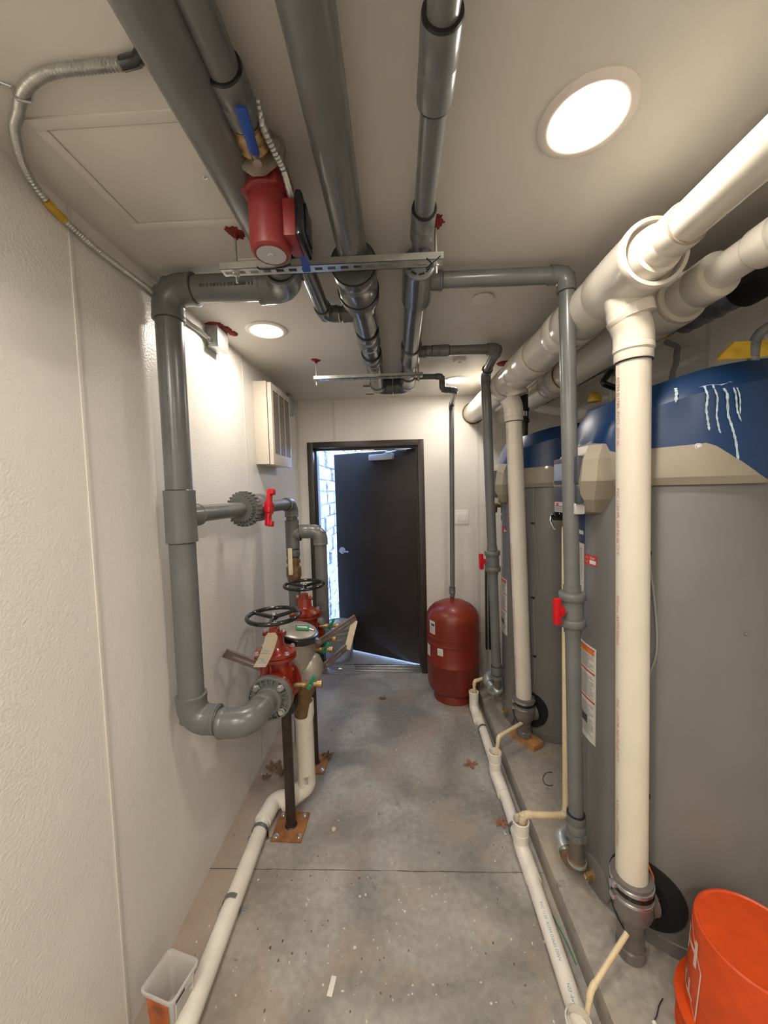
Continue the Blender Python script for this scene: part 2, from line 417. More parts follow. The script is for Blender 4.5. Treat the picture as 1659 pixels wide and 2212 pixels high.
def patch(bm, cx, cy, r, a0, a1, z0, z1, mi=0, n=None, thick=0.0):
    n = n or max(1, int(abs(a1-a0)/4)); lo = []; hi = []
    for i in range(n+1):
        a = math.radians(a0+(a1-a0)*i/n)
        lo.append(bm.verts.new((cx+r*math.cos(a), cy+r*math.sin(a), z0))); hi.append(bm.verts.new((cx+r*math.cos(a), cy+r*math.sin(a), z1)))
    for i in range(n):
        f = bm.faces.new((lo[i], lo[i+1], hi[i+1], hi[i])); f.material_index = mi
def text_bm(body, size, fn, mi=0, bm=None, align='LEFT', bold=0.0):
    """flat text mesh; every vertex (x, y) is mapped to world by fn(x, y)"""
    c = bpy.data.curves.new('t', 'FONT'); c.body = body; c.size = size; c.align_x = align; c.resolution_u = 3; c.offset = bold
    o = bpy.data.objects.new('t', c); COL.objects.link(o)
    me = bpy.data.meshes.new_from_object(o.evaluated_get(bpy.context.evaluated_depsgraph_get()))
    t = bmesh.new(); t.from_mesh(me)
    bpy.data.objects.remove(o); bpy.data.curves.remove(c); bpy.data.meshes.remove(me)
    bmesh.ops.subdivide_edges(t, edges=[e for e in t.edges if e.calc_length() > size*0.25], cuts=2)
    for v in t.verts: v.co = V(fn(v.co.x, v.co.y))
    if bm is None: bm = nb()
    for f in t.faces: f.material_index = mi
    merge(bm, t, mi); return bm

# ============================================================ SETTING
XL, XR, YB, YR, ZC = -0.87, 1.55, 3.24, -1.9, 2.44
bm = nb(); box(bm, (XL-.1, YR-.1, -.12), (XR+.1, YB+.02, 0)); struct('floor', bm, 'floor')
bm = nb(); box(bm, (XL-.1, YR-.1, ZC), (XR+.1, YB+.2, ZC+.12)); struct('ceiling', bm, 'ceiling')
bm = nb(); box(bm, (XL-.12, YR-.1, 0), (XL, YB, ZC)); struct('wall_left', bm, 'wall')
bm = nb(); box(bm, (XR, YR-.1, 0), (XR+.12, YB, ZC)); struct('wall_right', bm, 'wall')
bm = nb(); box(bm, (XL-.1, YR-.12, 0), (XR+.1, YR, ZC)); struct('wall_rear', bm, 'wall')
DX0, DX1, DZ = -0.783, 0.233, 2.08           # door frame, outer edges
bm = nb()
box(bm, (XL-.12, YB, 0), (DX0+.02, YB+.15, ZC)); box(bm, (DX1-.02, YB, 0), (XR+.12, YB+.15, ZC)); box(bm, (DX0+.02, YB, DZ-.02), (DX1-.02, YB+.15, ZC))
struct('wall_back', bm, 'wall')
# raised housekeeping pad
bm = nb(); box(bm, (0.585, YR+.02, -.01), (XR, 3.05, 0.1), 0.008); struct('trim_1', bm, 'pad')
o = bpy.data.objects['trim_1']; o['label'] = 'raised concrete pad under the water heaters'
# panel battens
k = 2
def batten(lo, hi):
    global k
    bm = nb(); box(bm, lo, hi, 0.001); struct('trim_%d' % k, bm, 'trim_white'); k += 1
for y in (-1.2, -0.1, 1.015, 2.13):
    batten((XL, y-.007, 0), (XL+.003, y+.007, ZC))
batten((XL, YB-.018, 0), (XL+.018, YB, ZC))
batten((-.552, YB-.003, DZ+.0), (-.530, YB, ZC)); batten((.682, YB-.003, 0), (.705, YB, ZC))
batten((XR-.003, 1.92, 0), (XR, 1.945, ZC)); batten((XR-.003, 0.7, 0), (XR, .722, ZC))
# floor control joint
bm = nb(); random.seed(5); x = XL; yj = 1.508
while x < .58:
    x2 = min(.585, x+random.uniform(.02, .06)); y2 = 1.508+random.uniform(-.0012, .0012); w_ = random.uniform(.0010, .0024)
    f = bm.faces.new([bm.verts.new(p) for p in ((x, yj-w_, .0006), (x2, y2-w_, .0006), (x2, y2+w_, .0006), (x, yj+w_, .0006))]); x = x2; yj = y2
struct('trim_20', bm, 'joint')

# ---- door
bm = nb()
fy0, fy1 = YB-.012, YB+.16
box(bm, (DX0, fy0, 0), (DX0+.051, fy1, DZ), .002); box(bm, (DX1-.051, fy0, 0), (DX1, fy1, DZ), .002); box(bm, (DX0+.051, fy0, DZ-.051), (DX1-.051, fy1, DZ), .002)
box(bm, (DX0+.051, YB+.07, 0), (DX0+.066, fy1, DZ-.051)); box(bm, (DX1-.066, YB+.07, 0), (DX1-.051, fy1-.05, DZ-.051)); box(bm, (DX0+.066, YB+.07, DZ-.066), (DX1-.066, fy1-.05, DZ-.051))
d1 = struct('door_1', bm, 'frame_brown'); d1['label'] = 'dark brown steel door frame with a door standing ajar'
bm = nb(); box(bm, (DX0+.05, YB-.02, 0), (DX1-.05, YB+.16, .012), .003)
for i in range(5): box(bm, (DX0+.05, YB+.0+i*.03, .011), (DX1-.05, YB+.008+i*.03, .015), .001)
obj('threshold', bm, 'steel', d1)
hin = V((DX1-.058, YB+.125, 0)); A = math.radians(26)
lm = Matrix.Translation(hin) @ Matrix.Rotation(-A, 4, 'Z')       # local -x runs along the leaf
bm = nb(); box(bm, (-.905, -.0, .018), (-.006, .044, 2.018), .002, mtx=lm)
leaf = obj('door_leaf', bm, 'door_brown', d1)
bm = nb()
for z in (.25, 1.05, 1.85): rod(bm, hin+V((0.004, -.008, z-.055)), hin+V((0.004, -.008, z+.055)), .008)
obj('hinge', bm, 'black', leaf)
bm = nb(); hc = lm @ V((-.835, 0, 1.045)); nrm = (lm.to_3x3() @ V((0, -1, 0)))
al = (lm.to_3x3() @ V((1, 0, 0)))
lathe(bm, hc, nrm, [(0, .034), (.006, .034), (.010, .028), (.012, .012), (.05, .011)], 28)
tube(bm, rounded([hc+nrm*.03, hc+nrm*.055, hc+nrm*.055+al*.11], .012), .009, 12)
obj('handle', bm, 'steel', leaf)
# closer
bm = nb(); box(bm, (-.47, -.055, 1.93), (-.22, -.0, 1.985), .008, mtx=lm); cl = obj('door_closer', bm, 'silver', leaf)
bm = nb(); p0 = lm @ V((-.30, -.03, 1.99)); p1 = V((-.12, YB+.03, 2.004)); p2 = V((-.30, YB+.05, 2.016))
rod(bm, p0-V((0, 0, .01)), p0+V((0, 0, .012)), .012); 
tube(bm, [p0+V((0, 0, .008)), lm @ V((-.05, -.10, 2.0))], .006, 8); tube(bm, [lm @ V((-.05, -.10, 2.0)), V((-.20, YB+.075, 2.008))], .006, 8)
box(bm, (-.32, YB+.06, 2.0), (-.20, YB+.09, 2.014), .002)
obj('closer_arm', bm, 'steel', cl)

# ---- outdoors seen through the gap
bm = nb(); box(bm, (-6, YB+.16, -.12), (6, 12, -0.004)); struct('ground', bm, 'pad')['label'] = 'concrete ground outside the open door'
bm = nb()
random.seed(3); z = -.05
box(bm, (-1.25, YB+.17, -.1), (-.86, 9, 2.7))
while z < 2.65:
    h = random.uniform(.10, .19); y = YB+.17-random.uniform(0, .2)+.2
    while y < 8.8:
        L = random.uniform(.16, .42)
        t = random.uniform(.015, .05)
        box(bm, (-.90, y, z), (-.86+t, y+L-.014, z+h-.014), .012); y += L
    z += h
tag(obj('stone_wall', bm, 'stone'), 'pale rough stone wall outside, in daylight left of the open door', 'stone wall')

# ============================================================ OVERHEAD GREY PIPES
ZP = 2.387
# ---- A : big main down to the backflow valve
par = thing('drop_pipe', 'thick grey pipe dropping down the left wall to the red valves', 'pipe', (-.785, 1.33, 0))
cA = V((-.36, 1.33, 2.378)); cT = V((-.80, 1.33, 2.378)); cB = V((-.80, 1.33, .80)); cC = V((-.585, 1.33, .785)); rA = .0455
f_pipe(par, (-.338, -1.85, 2.384), (-.357, 1.30, 2.384), .051)
f_elbow(par, cA, (0, 1, 0), (-1, 0, 0), .049, 'gray_pvc')
f_pipe(par, cA, cT, rA); f_elbow(par, cT, (-1, 0, 0), (0, 0, -1), rA)
f_pipe(par, cT, (-.80, 1.33, 1.6), rA); f_tee(par, (-.80, 1.33, 1.575), (0, 0, 1), .192, (.13, 1, 0), .095, rA, rb=.036)
f_pipe(par, (-.80, 1.33, 1.5), cB, rA)
f_elbow(par, cB, (0, 0, -1), (1, 0, 0), rA, leg=.098, seam='gray_pvc')
f_elbow(par, cC, (1, 0, 0), (.12, 1, .0), rA, leg=.105, seam='gray_pvc')
f_pipe(par, (-.72, 1.33, .79), (-.63, 1.33, .787), rA)
f_pipe(par, (-.575, 1.41, .785), (-.562, 1.50, .785), rA)
bm = nb()
for i in range(46):
    z = 1.72+i*.0125
    if random.random() < .8: patch(bm, -.80, 1.33, rA+.0006, 262-8+22, 262-8+24.5, z, z+random.uniform(.004, .010))
for i in range(18):
    x = -.66+i*.012
    box(bm, (x, 1.33-rA-.0008, 2.362), (x+random.uniform(.004, .01), 1.33-rA+.001, 2.372))
obj('printed_text', bm, 'ink', par)
for x_, r_, a_, nm in ((-.348, .0512, 236, 0), ):
    bm = nb(); yy = .35
    while yy < 1.2:
        L_ = random.uniform(.004, .012); A0 = math.radians(a_); A1 = math.radians(a_+4)
        bm.faces.new([bm.verts.new((x_+.012*(1-(q_ if q_ > 0 else 0))*0+r_*math.cos(A_), q_, 2.384+r_*math.sin(A_))) for A_, q_ in ((A0, yy), (A0, yy+L_), (A1, yy+L_), (A1, yy))]); yy += L_+random.uniform(.002, .006)
    obj('printed_text', bm, 'ink', par)
# PVC flange
bm = nb(); fc = V((-.562, 1.487, .785)); ay = V((0, 1, 0))
lathe(bm, fc, ay, [(0, .095), (.008, .095), (.008, .0951), (.024, .095)], 48, cap=False)
lathe(bm, fc+ay*.010, ay, [(0, .094), (.013, .094)], 48)
lathe(bm, fc-ay*.018, ay, [(0, .052), (.002, .056), (.02, .060), (.028, .062)], 40)
lathe(bm, fc, ay, [(0, .095), (-.002, .094), (-.002, .086), (.010, .085)], 48, cap=False)
for i in range(20):
    a = 2*PI*i/20+.1; d = V((math.cos(a), 0, math.sin(a)))
    tm = Matrix((d, ay, d.cross(ay))).transposed().to_4x4(); tm.translation = fc
    box(bm, (.056, -.001, -.0028), (.088, .012, .0028), mtx=tm)
fl = obj('pvc_flange', bm, 'gray_pvc', par)
for a in (45, 135, 225, 315):
    bm = nb(); d = V((math.cos(math.radians(a)), 0, math.sin(math.radians(a))))
    lathe(bm, fc+d*.072-ay*.002, -ay, [(0, .016), (.002, .016), (.0025, .0125), (.011, .0125), (.013, .011)], 6)
    obj('bolt', bm, 'zinc', fl)

# ---- branch along the left wall, valve, drop to the floor and the swan neck
par = thing('branch_pipe', 'grey branch pipe along the left wall with a red-handled union valve', 'pipe', (-.66, 2.35, 0))
b0 = V((-.787, 1.40, 1.578)); b1 = V((-.68, 2.33, 1.578)); bd = (b1-b0).normalized()
f_pipe(par, b0, b1, .034); f_elbow(par, b1, bd, (0, 0, -1), .036, leg=.08)
f_pipe(par, b1, (-.68, 2.33, 1.2), .036)
# union valve
def along(t): return b0+bd*t
bm = nb(); u0 = along(.33)
lathe(bm, u0, bd, [(0, .036), (.002, .060), (.02, .064), (.021, .077), (.06, .079), (.064, .062), (.07, .062), (.16, .062), (.165, .072), (.2, .072), (.203, .047), (.23, .044)], 36)
uu, uv = frame(bd)
for i in range(26):
    a = 2*PI*i/26; d = uu*math.cos(a)+uv*math.sin(a)
    tm = Matrix((d, bd, d.cross(bd))).transposed().to_4x4(); tm.translation = u0
    box(bm, (.070, .021, -.005), (.086, .056, .005), .001, mtx=tm)
    box(bm, (.055, .002, -.0035), (.068, .019, .0035), .001, mtx=tm)
uv_ = obj('union_valve', bm, ['gray_pvc'], par)
hd = V((.99, -.12, .0)); hc = along(.45)
bm = nb(); rod(bm, hc, hc+hd*.075, .018)
obj('stem', bm, 'gray_pvc', uv_)
bm = nb(); zt = V((0.0, .28, .96)).normalized(); yt = hd.cross(zt)
tm = Matrix((zt, yt, hd)).transposed().to_4x4(); tm.translation = hc+hd*.085
box(bm, (-.030, -.026, -.014), (.030, .026, .018), .008, mtx=tm)
box(bm, (-.094, -.017, -.008), (.094, .017, .012), .005, mtx=tm)
box(bm, (.068, -.016, .0), (.096, .016, .028), .005, mtx=tm); box(bm, (-.096, -.016, .0), (-.068, .016, .028), .005, mtx=tm)
obj('handle', bm, 'red_plastic', uv_)['label'] = 'red two-winged valve handle'
xr, yr = -.68, 2.33
f_tee(par, (xr, yr, 1.385), (0, 0, 1), .18, (1, 0, 0), .055, .037)
f_coupling(par, (xr, yr, 1.265), (0, 0, 1), .045, .037); 
bm = nb(); lathe(bm, (xr, yr, 1.235), (0, 0, -1), [(0, .040), (.012, .040), (.014, .046), (.035, .046), (.037, .038), (.06, .038), (.062, .048), (.12, .050), (.122, .044), (.15, .043), (.152, .036), (.17, .036)], 8)
bv = obj('brass_valve', bm, 'bronze', par)
bm = nb(); tm = Matrix.Translation(V((xr+.0, yr-.066, 1.22))); box(bm, (-.014, -.003, -.085), (.014, .003, .085), .006, mtx=tm); rod(bm, V((xr, yr-.04, 1.15)), V((xr, yr-.075, 1.15)), .011)
lv = obj('lever', bm, 'paper', bv); lv['label'] = 'cream lever handle'
f_pipe(par, (xr, yr, 1.08), (xr, yr, 0), .038)
# swan neck
xs = -.50; p_t = V((xr, yr, 1.40)); p_e = V((xs, yr, 1.40))
f_pipe(par, (xr+.05, yr, 1.40), p_e, .038); f_elbow(par, p_e, (1, 0, 0), (0, 0, -1), .038, leg=.085)
f_coupling(par, (-.605, yr, 1.40), (1, 0, 0), .05, .038)
f_pipe(par, p_e, (xs, yr, .80), .038)
f_elbow(par, (xs-.01, yr+.0, .80), (0, 0, -1), (-.25, -1, 0), .04, leg=.10)
f_pipe(par, (xs-.02, yr-.05, .80), (-.545, 2.20, .80), .038)

# ---- M main with U-turn, and B with the pump
XM = -.122
par = thing('main_pipe', 'central grey ceiling pipe with stepped couplings, ending in a U-turn', 'pipe', (XM, 1.33, ZP))
f_pipe(par, (XM+.01, -1.85, ZP), (XM, 1.25, ZP), .045)
bm = nb(); lathe(bm, (XM, 1.195, ZP-.022), (0, 1, 0), [(0, .046), (.001, .068), (.03, .072), (.05, .072), (.055, .069), (.16, .069), (.165, .072), (.20, .072), (.205, .060), (.26, .060), (.262, .050)], 40)
lathe(bm, (XM, 1.35, ZP-.022), (0, 1, 0), [(0, .0735), (.006, .0735)], 40, 1); lathe(bm, (XM, 1.20, ZP-.022), (0, 1, 0), [(0, .073), (.004, .073)], 40, 1)
obj('reducer', bm, ['gray_pvc_dark', 'seam'], par)
f_tee(par, (XM, 1.56, ZP-.008), (0, 1, 0), .20, (-1, 0, 0), .085, .047, 'gray_pvc_dark', rb=.028)
f_pipe(par, (XM, 1.40, ZP-.008), (XM, 2.70, ZP), .047, 'gray_pvc_dark')
f_coupling(par, (XM, 1.80, ZP-.005), (0, 1, 0), .16, .047, 'gray_pvc_dark')
f_coupling(par, (XM, 2.06, ZP-.004), (0, 1, 0), .12, .047, 'gray_pvc_dark')
XRr = .087
f_elbow(par, (XM, 2.70, ZP), (0, 1, 0), (1, 0, 0), .045, 'gray_pvc_dark', leg=.10)
f_elbow(par, (XRr, 2.70, ZP), (1, 0, 0), (0, -1, 0), .045, 'gray_pvc_dark', leg=.10)
par = thing('return_pipe', 'slimmer grey ceiling pipe right of the central one', 'pipe', (XRr, 1.33, ZP))
f_pipe(par, (XRr+.002, -1.85, ZP), (XRr, 1.28, ZP), .0265)
f_coupling(par, (XRr, .685, ZP), (0, 1, 0), .13, .0265, k=1.3); f_coupling(par, (XRr, 1.075, ZP), (0, 1, 0), .11, .0265, k=1.28)
f_coupling(par, (XRr, .2, ZP), (0, 1, 0), .11, .0265, k=1.28)
f_tee(par, (XRr, 1.345, ZP-.012), (0, 1, 0), .22, (1, 0, 0), .085, .046, rb=.028, m='gray_pvc_dark')
bm = nb(); lathe(bm, (XRr, 1.236, ZP-.012), (0, -1, 0), [(0, .053), (.003, .050), (.004, .044)], 36)
for i in range(9):
    a = 2*PI*i/9; patchd = V((math.cos(a), 0, math.sin(a)))
    tm = Matrix((patchd, V((0, 1, 0)), patchd.cross(V((0, 1, 0))))).transposed().to_4x4(); tm.translation = V((XRr, 1.232, ZP-.012))
    box(bm, (.034, -.002, -.009), (.039, .002, .009), mi=1, mtx=tm)
obj('bushing', bm, ['gray_pvc', 'seam'], par)
f_pipe(par, (XRr, 1.40, ZP-.010), (XRr, 2.66, ZP), .045, 'gray_pvc_dark')
f_tee(par, (XRr, 2.035, ZP-.004), (0, 1, 0), .20, (1, 0, 0), .08, .045, 'gray_pvc_dark', rb=.026)
f_tee(par, (XRr, 2.50, ZP), (0, 1, 0), .16, (1, 0, 0), .075, .045, 'gray_pvc_dark', rb=.016)

# circulator loop pipe + pump
XB = -.283
par = thing('pump_pipe', 'grey ceiling pipe carrying the red pump, joining the central pipe', 'pipe', (XB, 1.3, ZP))
f_pipe(par, (XB, -1.85, ZP), (XB, .72, ZP), .028); f_coupling(par, (XB, .715, ZP), (0, 1, 0), .085, .028, k=1.22)
bm = nb(); lathe(bm, (XB, .755, ZP), (0, 1, 0), [(0, .033), (.012, .033), (.013, .030), (.022, .036), (.035, .036), (.04, .031), (.052, .037), (.064, .031), (.07, .028), (.078, .028)], 20)
bv = obj('brass_valve', bm, 'brass', par)
bm = nb(); hp = V((XB+.010, .792, ZP-.052)); hdv = V((.10, -1, .06)).normalized(); sdv = V((1, .10, 0)).normalized()
tm = Matrix((sdv, hdv, sdv.cross(hdv))).transposed().to_4x4(); tm.translation = hp
box(bm, (-.0105, .012, -.004), (.0105, .100, .004), .006, mtx=tm); lv = obj('lever', bm, 'blue_handle', bv); lv['label'] = 'blue lever handle'
bm = nb(); rod(bm, (XB-.005, .805, ZP), hp+V((0, .004, -.004)), .009); obj('lever_nut', bm, 'steel', bv)
f_pipe(par, (XB, 1.02, ZP), (XB, 1.585, ZP), .0275, 'gray_pvc_dark')
f_elbow(par, (XB, 1.575, ZP), (0, 1, 0), (1, 0, 0), .028, 'gray_pvc_dark', leg=.062)
f_pipe(par, (XB+.03, 1.575, ZP), (XM-.06, 1.575, ZP), .028, 'gray_pvc_dark')
bm = nb(); box(bm, (XB+.058, 1.545, ZP-.034), (XB+.062, 1.605, ZP+.03), .001); obj('seam_ring', bm, 'ring_white', par)
bm = nb(); lathe(bm, (XB, .985, ZP), (0, 1, 0), [(0, .030), (.02, .036), (.05, .036), (.07, .030)], 20); bv = obj('brass_valve', bm, 'brass', par)
bm = nb(); hp = V((XB+.04, 1.02, ZP-.07)); hdv = V((.05, .75, -.66)).normalized(); sdv = V((1, 0, .05)).normalized()
tm = Matrix((sdv, hdv, sdv.cross(hdv))).transposed().to_4x4(); tm.translation = hp
box(bm, (-.011, -.03, -.004), (.011, .07, .004), .005, mtx=tm); rod(bm, (XB+.02, 1.02, ZP-.02), hp, .008)
lv = obj('lever', bm, 'blue_handle', bv); lv['label'] = 'blue lever handle'

pp = thing('circulator_pump', 'red circulator pump hanging under a grey ceiling pipe', 'pump', (XB, .90, 2.2))
bm = nb()
lathe(bm, (XB, .838, ZP), (0, 1, 0), [(0, .032), (.02, .034), (.05, .048), (.10, .048), (.125, .034), (.145, .032)], 24)
lathe(bm, (XB, .895, ZP), (0, 0, -1), [(0, .05), (.03, .052), (.034, .056), (.05, .056), (.054, .050)], 32)
for a in (30, 120, 210, 300): box(bm, (XB+.052*math.cos(math.radians(a))-.009, .895+.052*math.sin(math.radians(a))-.009, ZP-.056), (XB+.052*math.cos(math.radians(a))+.009, .895+.052*math.sin(math.radians(a))+.009, ZP-.030), .003)
obj('pump_housing', bm, 'pump_red', pp)
bm = nb(); lathe(bm, (XB, .895, ZP-.05), (0, 0, -1), [(0, .047), (.02, .048), (.11, .0475), (.122, .045), (.126, .040)], 40)
mo = obj('motor', bm, 'pump_red', pp)
bm = nb(); lathe(bm, (XB, .895, ZP-.1755), (0, 0, -1), [(0, .034), (.0015, .034), (.0016, .009), (.004, .008), (.0042, .0)], 36); o = obj('nameplate', bm, 'silver', mo); o['label'] = 'round silver nameplate'
bm = nb(); patchz = ZP-.1775
text_bm('.', .02, lambda x, y: (XB+x, .895+y, patchz), bm=bm); lathe(bm, (XB, .895, ZP-.1778), (0, 0, -1), [(0, .009), (.0012, .008)], 20); obj('plug', bm, 'steel', mo)
for yy in (.832, .988):
    bm = nb(); pts = [V((XB+x*1.12, yy, ZP+z*1.15)) for x, z in ((-.055, -.004), (-.052, -.018), (-.012, -.044), (.012, -.044), (.052, -.018), (.055, -.004), (.052, .012), (.012, .040), (-.012, .040), (-.052, .012))]
    a = [bm.verts.new(p) for p in pts]; b = [bm.verts.new(p+V((0, -.011 if yy < .9 else .011, 0))) for p in pts]
    bm.faces.new(a); bm.faces.new(b[::-1])
    for i in range(10): bm.faces.new((a[i], a[(i+1) % 10], b[(i+1) % 10], b[i]))
    obj('flange', bm, 'flange_metal', pp)
for s in (-1, 1):
    bm = nb(); hexbolt(bm, (XB+s*.04, .821, ZP), (0, -1, 0), .008, .01); rod(bm, (XB+s*.04, .83, ZP), (XB+s*.04, .87, ZP), .005); obj('bolt', bm, 'zinc', pp)
bm = nb(); box(bm, (XB+.040, .855, ZP-.160), (XB+.070, .935, ZP-.078), .006); tb = obj('terminal_box', bm, 'pump_red', pp)
bm = nb(); box(bm, (XB+.070, .845, ZP-.165), (XB+.088, .945, ZP-.068), .008); box(bm, (XB+.088, .865, ZP-.15), (XB+.092, .925, ZP-.085), .003); obj('cover', bm, 'black', tb)

# ---- metal clad cable to the pump
pc = spline([(XB+.035, .735, ZP+.01), (XB+.038, .76, ZP-.02), (XB+.045, .80, ZP-.028), (XB+.052, .84, ZP-.035), (XB+.058, .885, ZP-.072)], 10)
bm = nb(); tube(bm, pc, [.0085 if i % 2 else .0068 for i in range(len(pc))], 10); rod(bm, pc[-1], pc[-1]+V((0, .005, -.012)), .011, 8)
tag(obj('metal_conduit', bm, 'zinc', loc=(XB, .8, ZP)), 'short flexible metal cable feeding the red pump', 'conduit')

# ---- branch 1 from return pipe
par = thing('riser_pipe', 'grey riser with red valve handle in front of the nearest water heater', 'pipe', (.655, 1.37, .1))
e1 = V((.607, 1.365, ZP)); bot = V((.660, 1.375, .165))
f_pipe(par, (XRr+.05, 1.345, ZP-.01), e1, .0275); f_elbow(par, e1, (1, 0, 0), (0, 0, -1), .027, leg=.058)
bm = nb(); lathe(bm, e1+V((-.03, 0, -.034)), (-.3, -.4, -.9), [(0, .006), (.001, .005)], 8); f = obj('paint_spot', bm, 'chip', par)
dr = (bot-e1).normalized()
def onr(z): return e1+dr*((z-e1.z)/dr.z)
f_pipe(par, e1, onr(.33), .0265); f_ballvalve(par, onr(1.195), dr, (-.92, -.38, 0), .0255, 1.0)
f_coupling(par, onr(.36), dr, .07, .029); 
bm = nb(); lathe(bm, onr(.325), dr, [(0, .038), (.025, .038), (.026, .030)], 8); obj('union_nut', bm, 'gray_pvc', par)
f_pipe(par, onr(.30), onr(.17), .0265, 'dull_nipple', 'nipple')
ge = onr(.155); g2 = V((.640, 1.495, .182)); g3 = V((.73, 1.53, .185))
bm = nb(); tube(bm, [ge+V((0, 0, .045))]+arcpts(ge, (0, 0, -1), g2-ge, .045)+[ge+(g2-ge).normalized()*.055], .032, 24); lathe(bm, ge+V((0, 0, .038)), (0, 0, 1), [(0, .034), (.01, .034)], 24, 1)
obj('elbow', bm, ['bronze', 'galv'], par)
f_pipe(par, ge, g2, .021, 'galv', 'nipple')
bm = nb(); tube(bm, [g2-(g2-ge).normalized()*.045]+arcpts(g2, g2-ge, g3-g2, .04)+[g3], .027, 24); lathe(bm, g2-(g2-ge).normalized()*.05, (g2-ge), [(0, .030), (.014, .030)], 24)
obj('elbow', bm, 'galv', par)
# ---- branch 2
par = thing('riser_pipe', 'grey riser with red valve handle in front of the far water heater', 'pipe', (.65, 2.45, .1))
e1 = V((.55, 2.045, ZP)); e2 = V((.562, 2.37, ZP-.03)); bot = V((.645, 2.46, .23))
f_pipe(par, (XRr+.05, 2.035, ZP), e1, .0255); f_coupling(par, (.245, 2.04, ZP), (1, 0, 0), .09, .0255, k=1.22); f_coupling(par, (.175, 2.04, ZP), (1, 0, 0), .03, .0255, k=1.15)
f_elbow(par, e1, (1, 0, 0), e2-e1, .026, leg=.055); f_pipe(par, e1, e2, .0255, 'gray_pvc_dark')
f_elbow(par, e2, e2-e1, bot-e2, .0275, leg=.062)
dr = (bot-e2).normalized()
def onr2(z): return e2+dr*((z-e2.z)/dr.z)
f_pipe(par, e2, onr2(.43), .030); f_ballvalve(par, onr2(1.17), dr, (-1, -.15, 0), .0275)
f_coupling(par, onr2(.42), dr, .06, .030)
bm = nb(); lathe(bm, onr2(.385), dr, [(0, .040), (.022, .040), (.023, .032)], 8); obj('union_nut', bm, 'gray_pvc', par)
f_pipe(par, onr2(.38), onr2(.24), .027, 'dull_nipple', 'nipple')
ge = onr2(.235); g2 = V((.60, 2.60, .285)); g3 = V((.68, 2.66, .29))
bm = nb(); tube(bm, [ge+V((0, 0, .045))]+arcpts(ge, (0, 0, -1), g2-ge, .045)+[ge+(g2-ge).normalized()*.05], .036, 24); obj('elbow', bm, 'galv', par)
f_pipe(par, ge, g2, .022, 'galv', 'nipple')
bm = nb(); tube(bm, [g2-(g2-ge).normalized()*.045]+arcpts(g2, g2-ge, g3-g2, .04)+[g3], .033, 24); obj('elbow', bm, 'galv', par)
# ---- branch 3 to expansion tank
par = thing('expansion_pipe', 'thin grey pipe from the ceiling down to the red tank', 'pipe', (.41, 2.88, .8))
q = [V((XRr+.05, 2.49, ZP)), V((.31, 2.50, ZP)), V((.31, 2.50, ZP-.085)), V((.40, 2.53, ZP-.085)), V((.425, 2.88, ZP-.10)), V((.41, 2.88, .80))]
for i in range(len(q)-1): f_pipe(par, q[i], q[i+1], .0175 if i < 4 else .0185, 'gray_pvc_dark' if i < 4 else 'gray_pvc')
for i in range(1, 5): f_elbow(par, q[i], q[i]-q[i-1], q[i+1]-q[i], .0175, 'gray_pvc_dark', leg=.04)
f_coupling(par, (.409, 2.88, .85), (0, 0, 1), .05, .0185, k=1.3)

# ---- struts
def strut(name_label, y, x0, x1, z, rods, slots=14):
    t = thing('trapeze_hanger', name_label, 'pipe hanger', ((x0+x1)/2, y, z), 'slotted trapeze hangers under the grey pipes')
    bm = nb(); h = .020; wd = .041; th = .0025
    box(bm, (x0, y-wd/2, z), (x1, y-wd/2+th, z+h)); box(bm, (x0, y+wd/2-th, z), (x1, y+wd/2, z+h))
    # slotted web
    L = (x1-x0)/slots; sl = L*.30
    box(bm, (x0, y-wd/2, z), (x1, y-.007, z+th)); box(bm, (x0, y+.007, z), (x1, y+wd/2, z+th))
    for i in range(slots+1):
        a = x0+max(0, (i-.5)*L+sl*1.0) if i else x0
        b = x0+min((x1-x0), (i+.5)*L-sl*1.0+0) if i < slots else x1
        c0 = x0 + i*L - (L/2-sl); c1 = x0 + i*L + (L/2-sl)
        box(bm, (max(x0, c0), y-.007, z), (min(x1, c1), y+.007, z+th))
    obj('strut_channel', bm, 'zinc', t)
    for rx in rods:
        bm = nb(); n = 60; zz = [z-.03+(ZC-z+.03)*i/n for i in range(n+1)]
        tube(bm, [(rx, y, q_) for q_ in zz], [.0044 if i % 2 else .0037 for i in range(n+1)], 10); o = obj('threaded_rod', bm, 'zinc', t)
        bm = nb(); lathe(bm, (rx, y, z), (0, 0, -1), [(0, .013), (.002, .013), (.0025, .0085), (.010, .0085)], 6); obj('nut', bm, 'steel', t)
        bm = nb(); bmesh.ops.create_icosphere(bm, subdivisions=4, radius=1)
        for v in bm.verts:
            a = math.atan2(v.co.y, v.co.x); rr = 1+.18*math.sin(2*a+rx*40)+.12*math.sin(5*a+1.3)+.10*math.sin(11*a)+.06*math.sin(17*a)
            v.co = V((rx+.002+v.co.x*.026*rr, y+v.co.y*.026*rr, ZC+.002+v.co.z*.010-(.012 if v.co.z < -.95 else 0)))
        obj('firestop_caulk', bm, 'caulk', t)
    return t
t1 = strut('slotted steel hanger nearer the camera, above the red pump valve', 1.148, -.515, .150, 2.322, (-.472, .130), 17)
t2 = strut('slotted steel hanger farther back, near the end of the ceiling pipes', 2.255, -.485, .165, 2.320, (-.473, .140), 17)
bm = nb(); tube(bm, spline([(-.40, 1.125, 2.322), (-.385, 1.12, 2.312), (-.33, 1.124, 2.316), (-.30, 1.125, 2.325)], 6), .0025, 6); tag(obj('tie_wire', bm, 'black', loc=(-.35, 1.12, 2.32)), 'black tie wire on the nearer hanger below the red pump', 'wire')
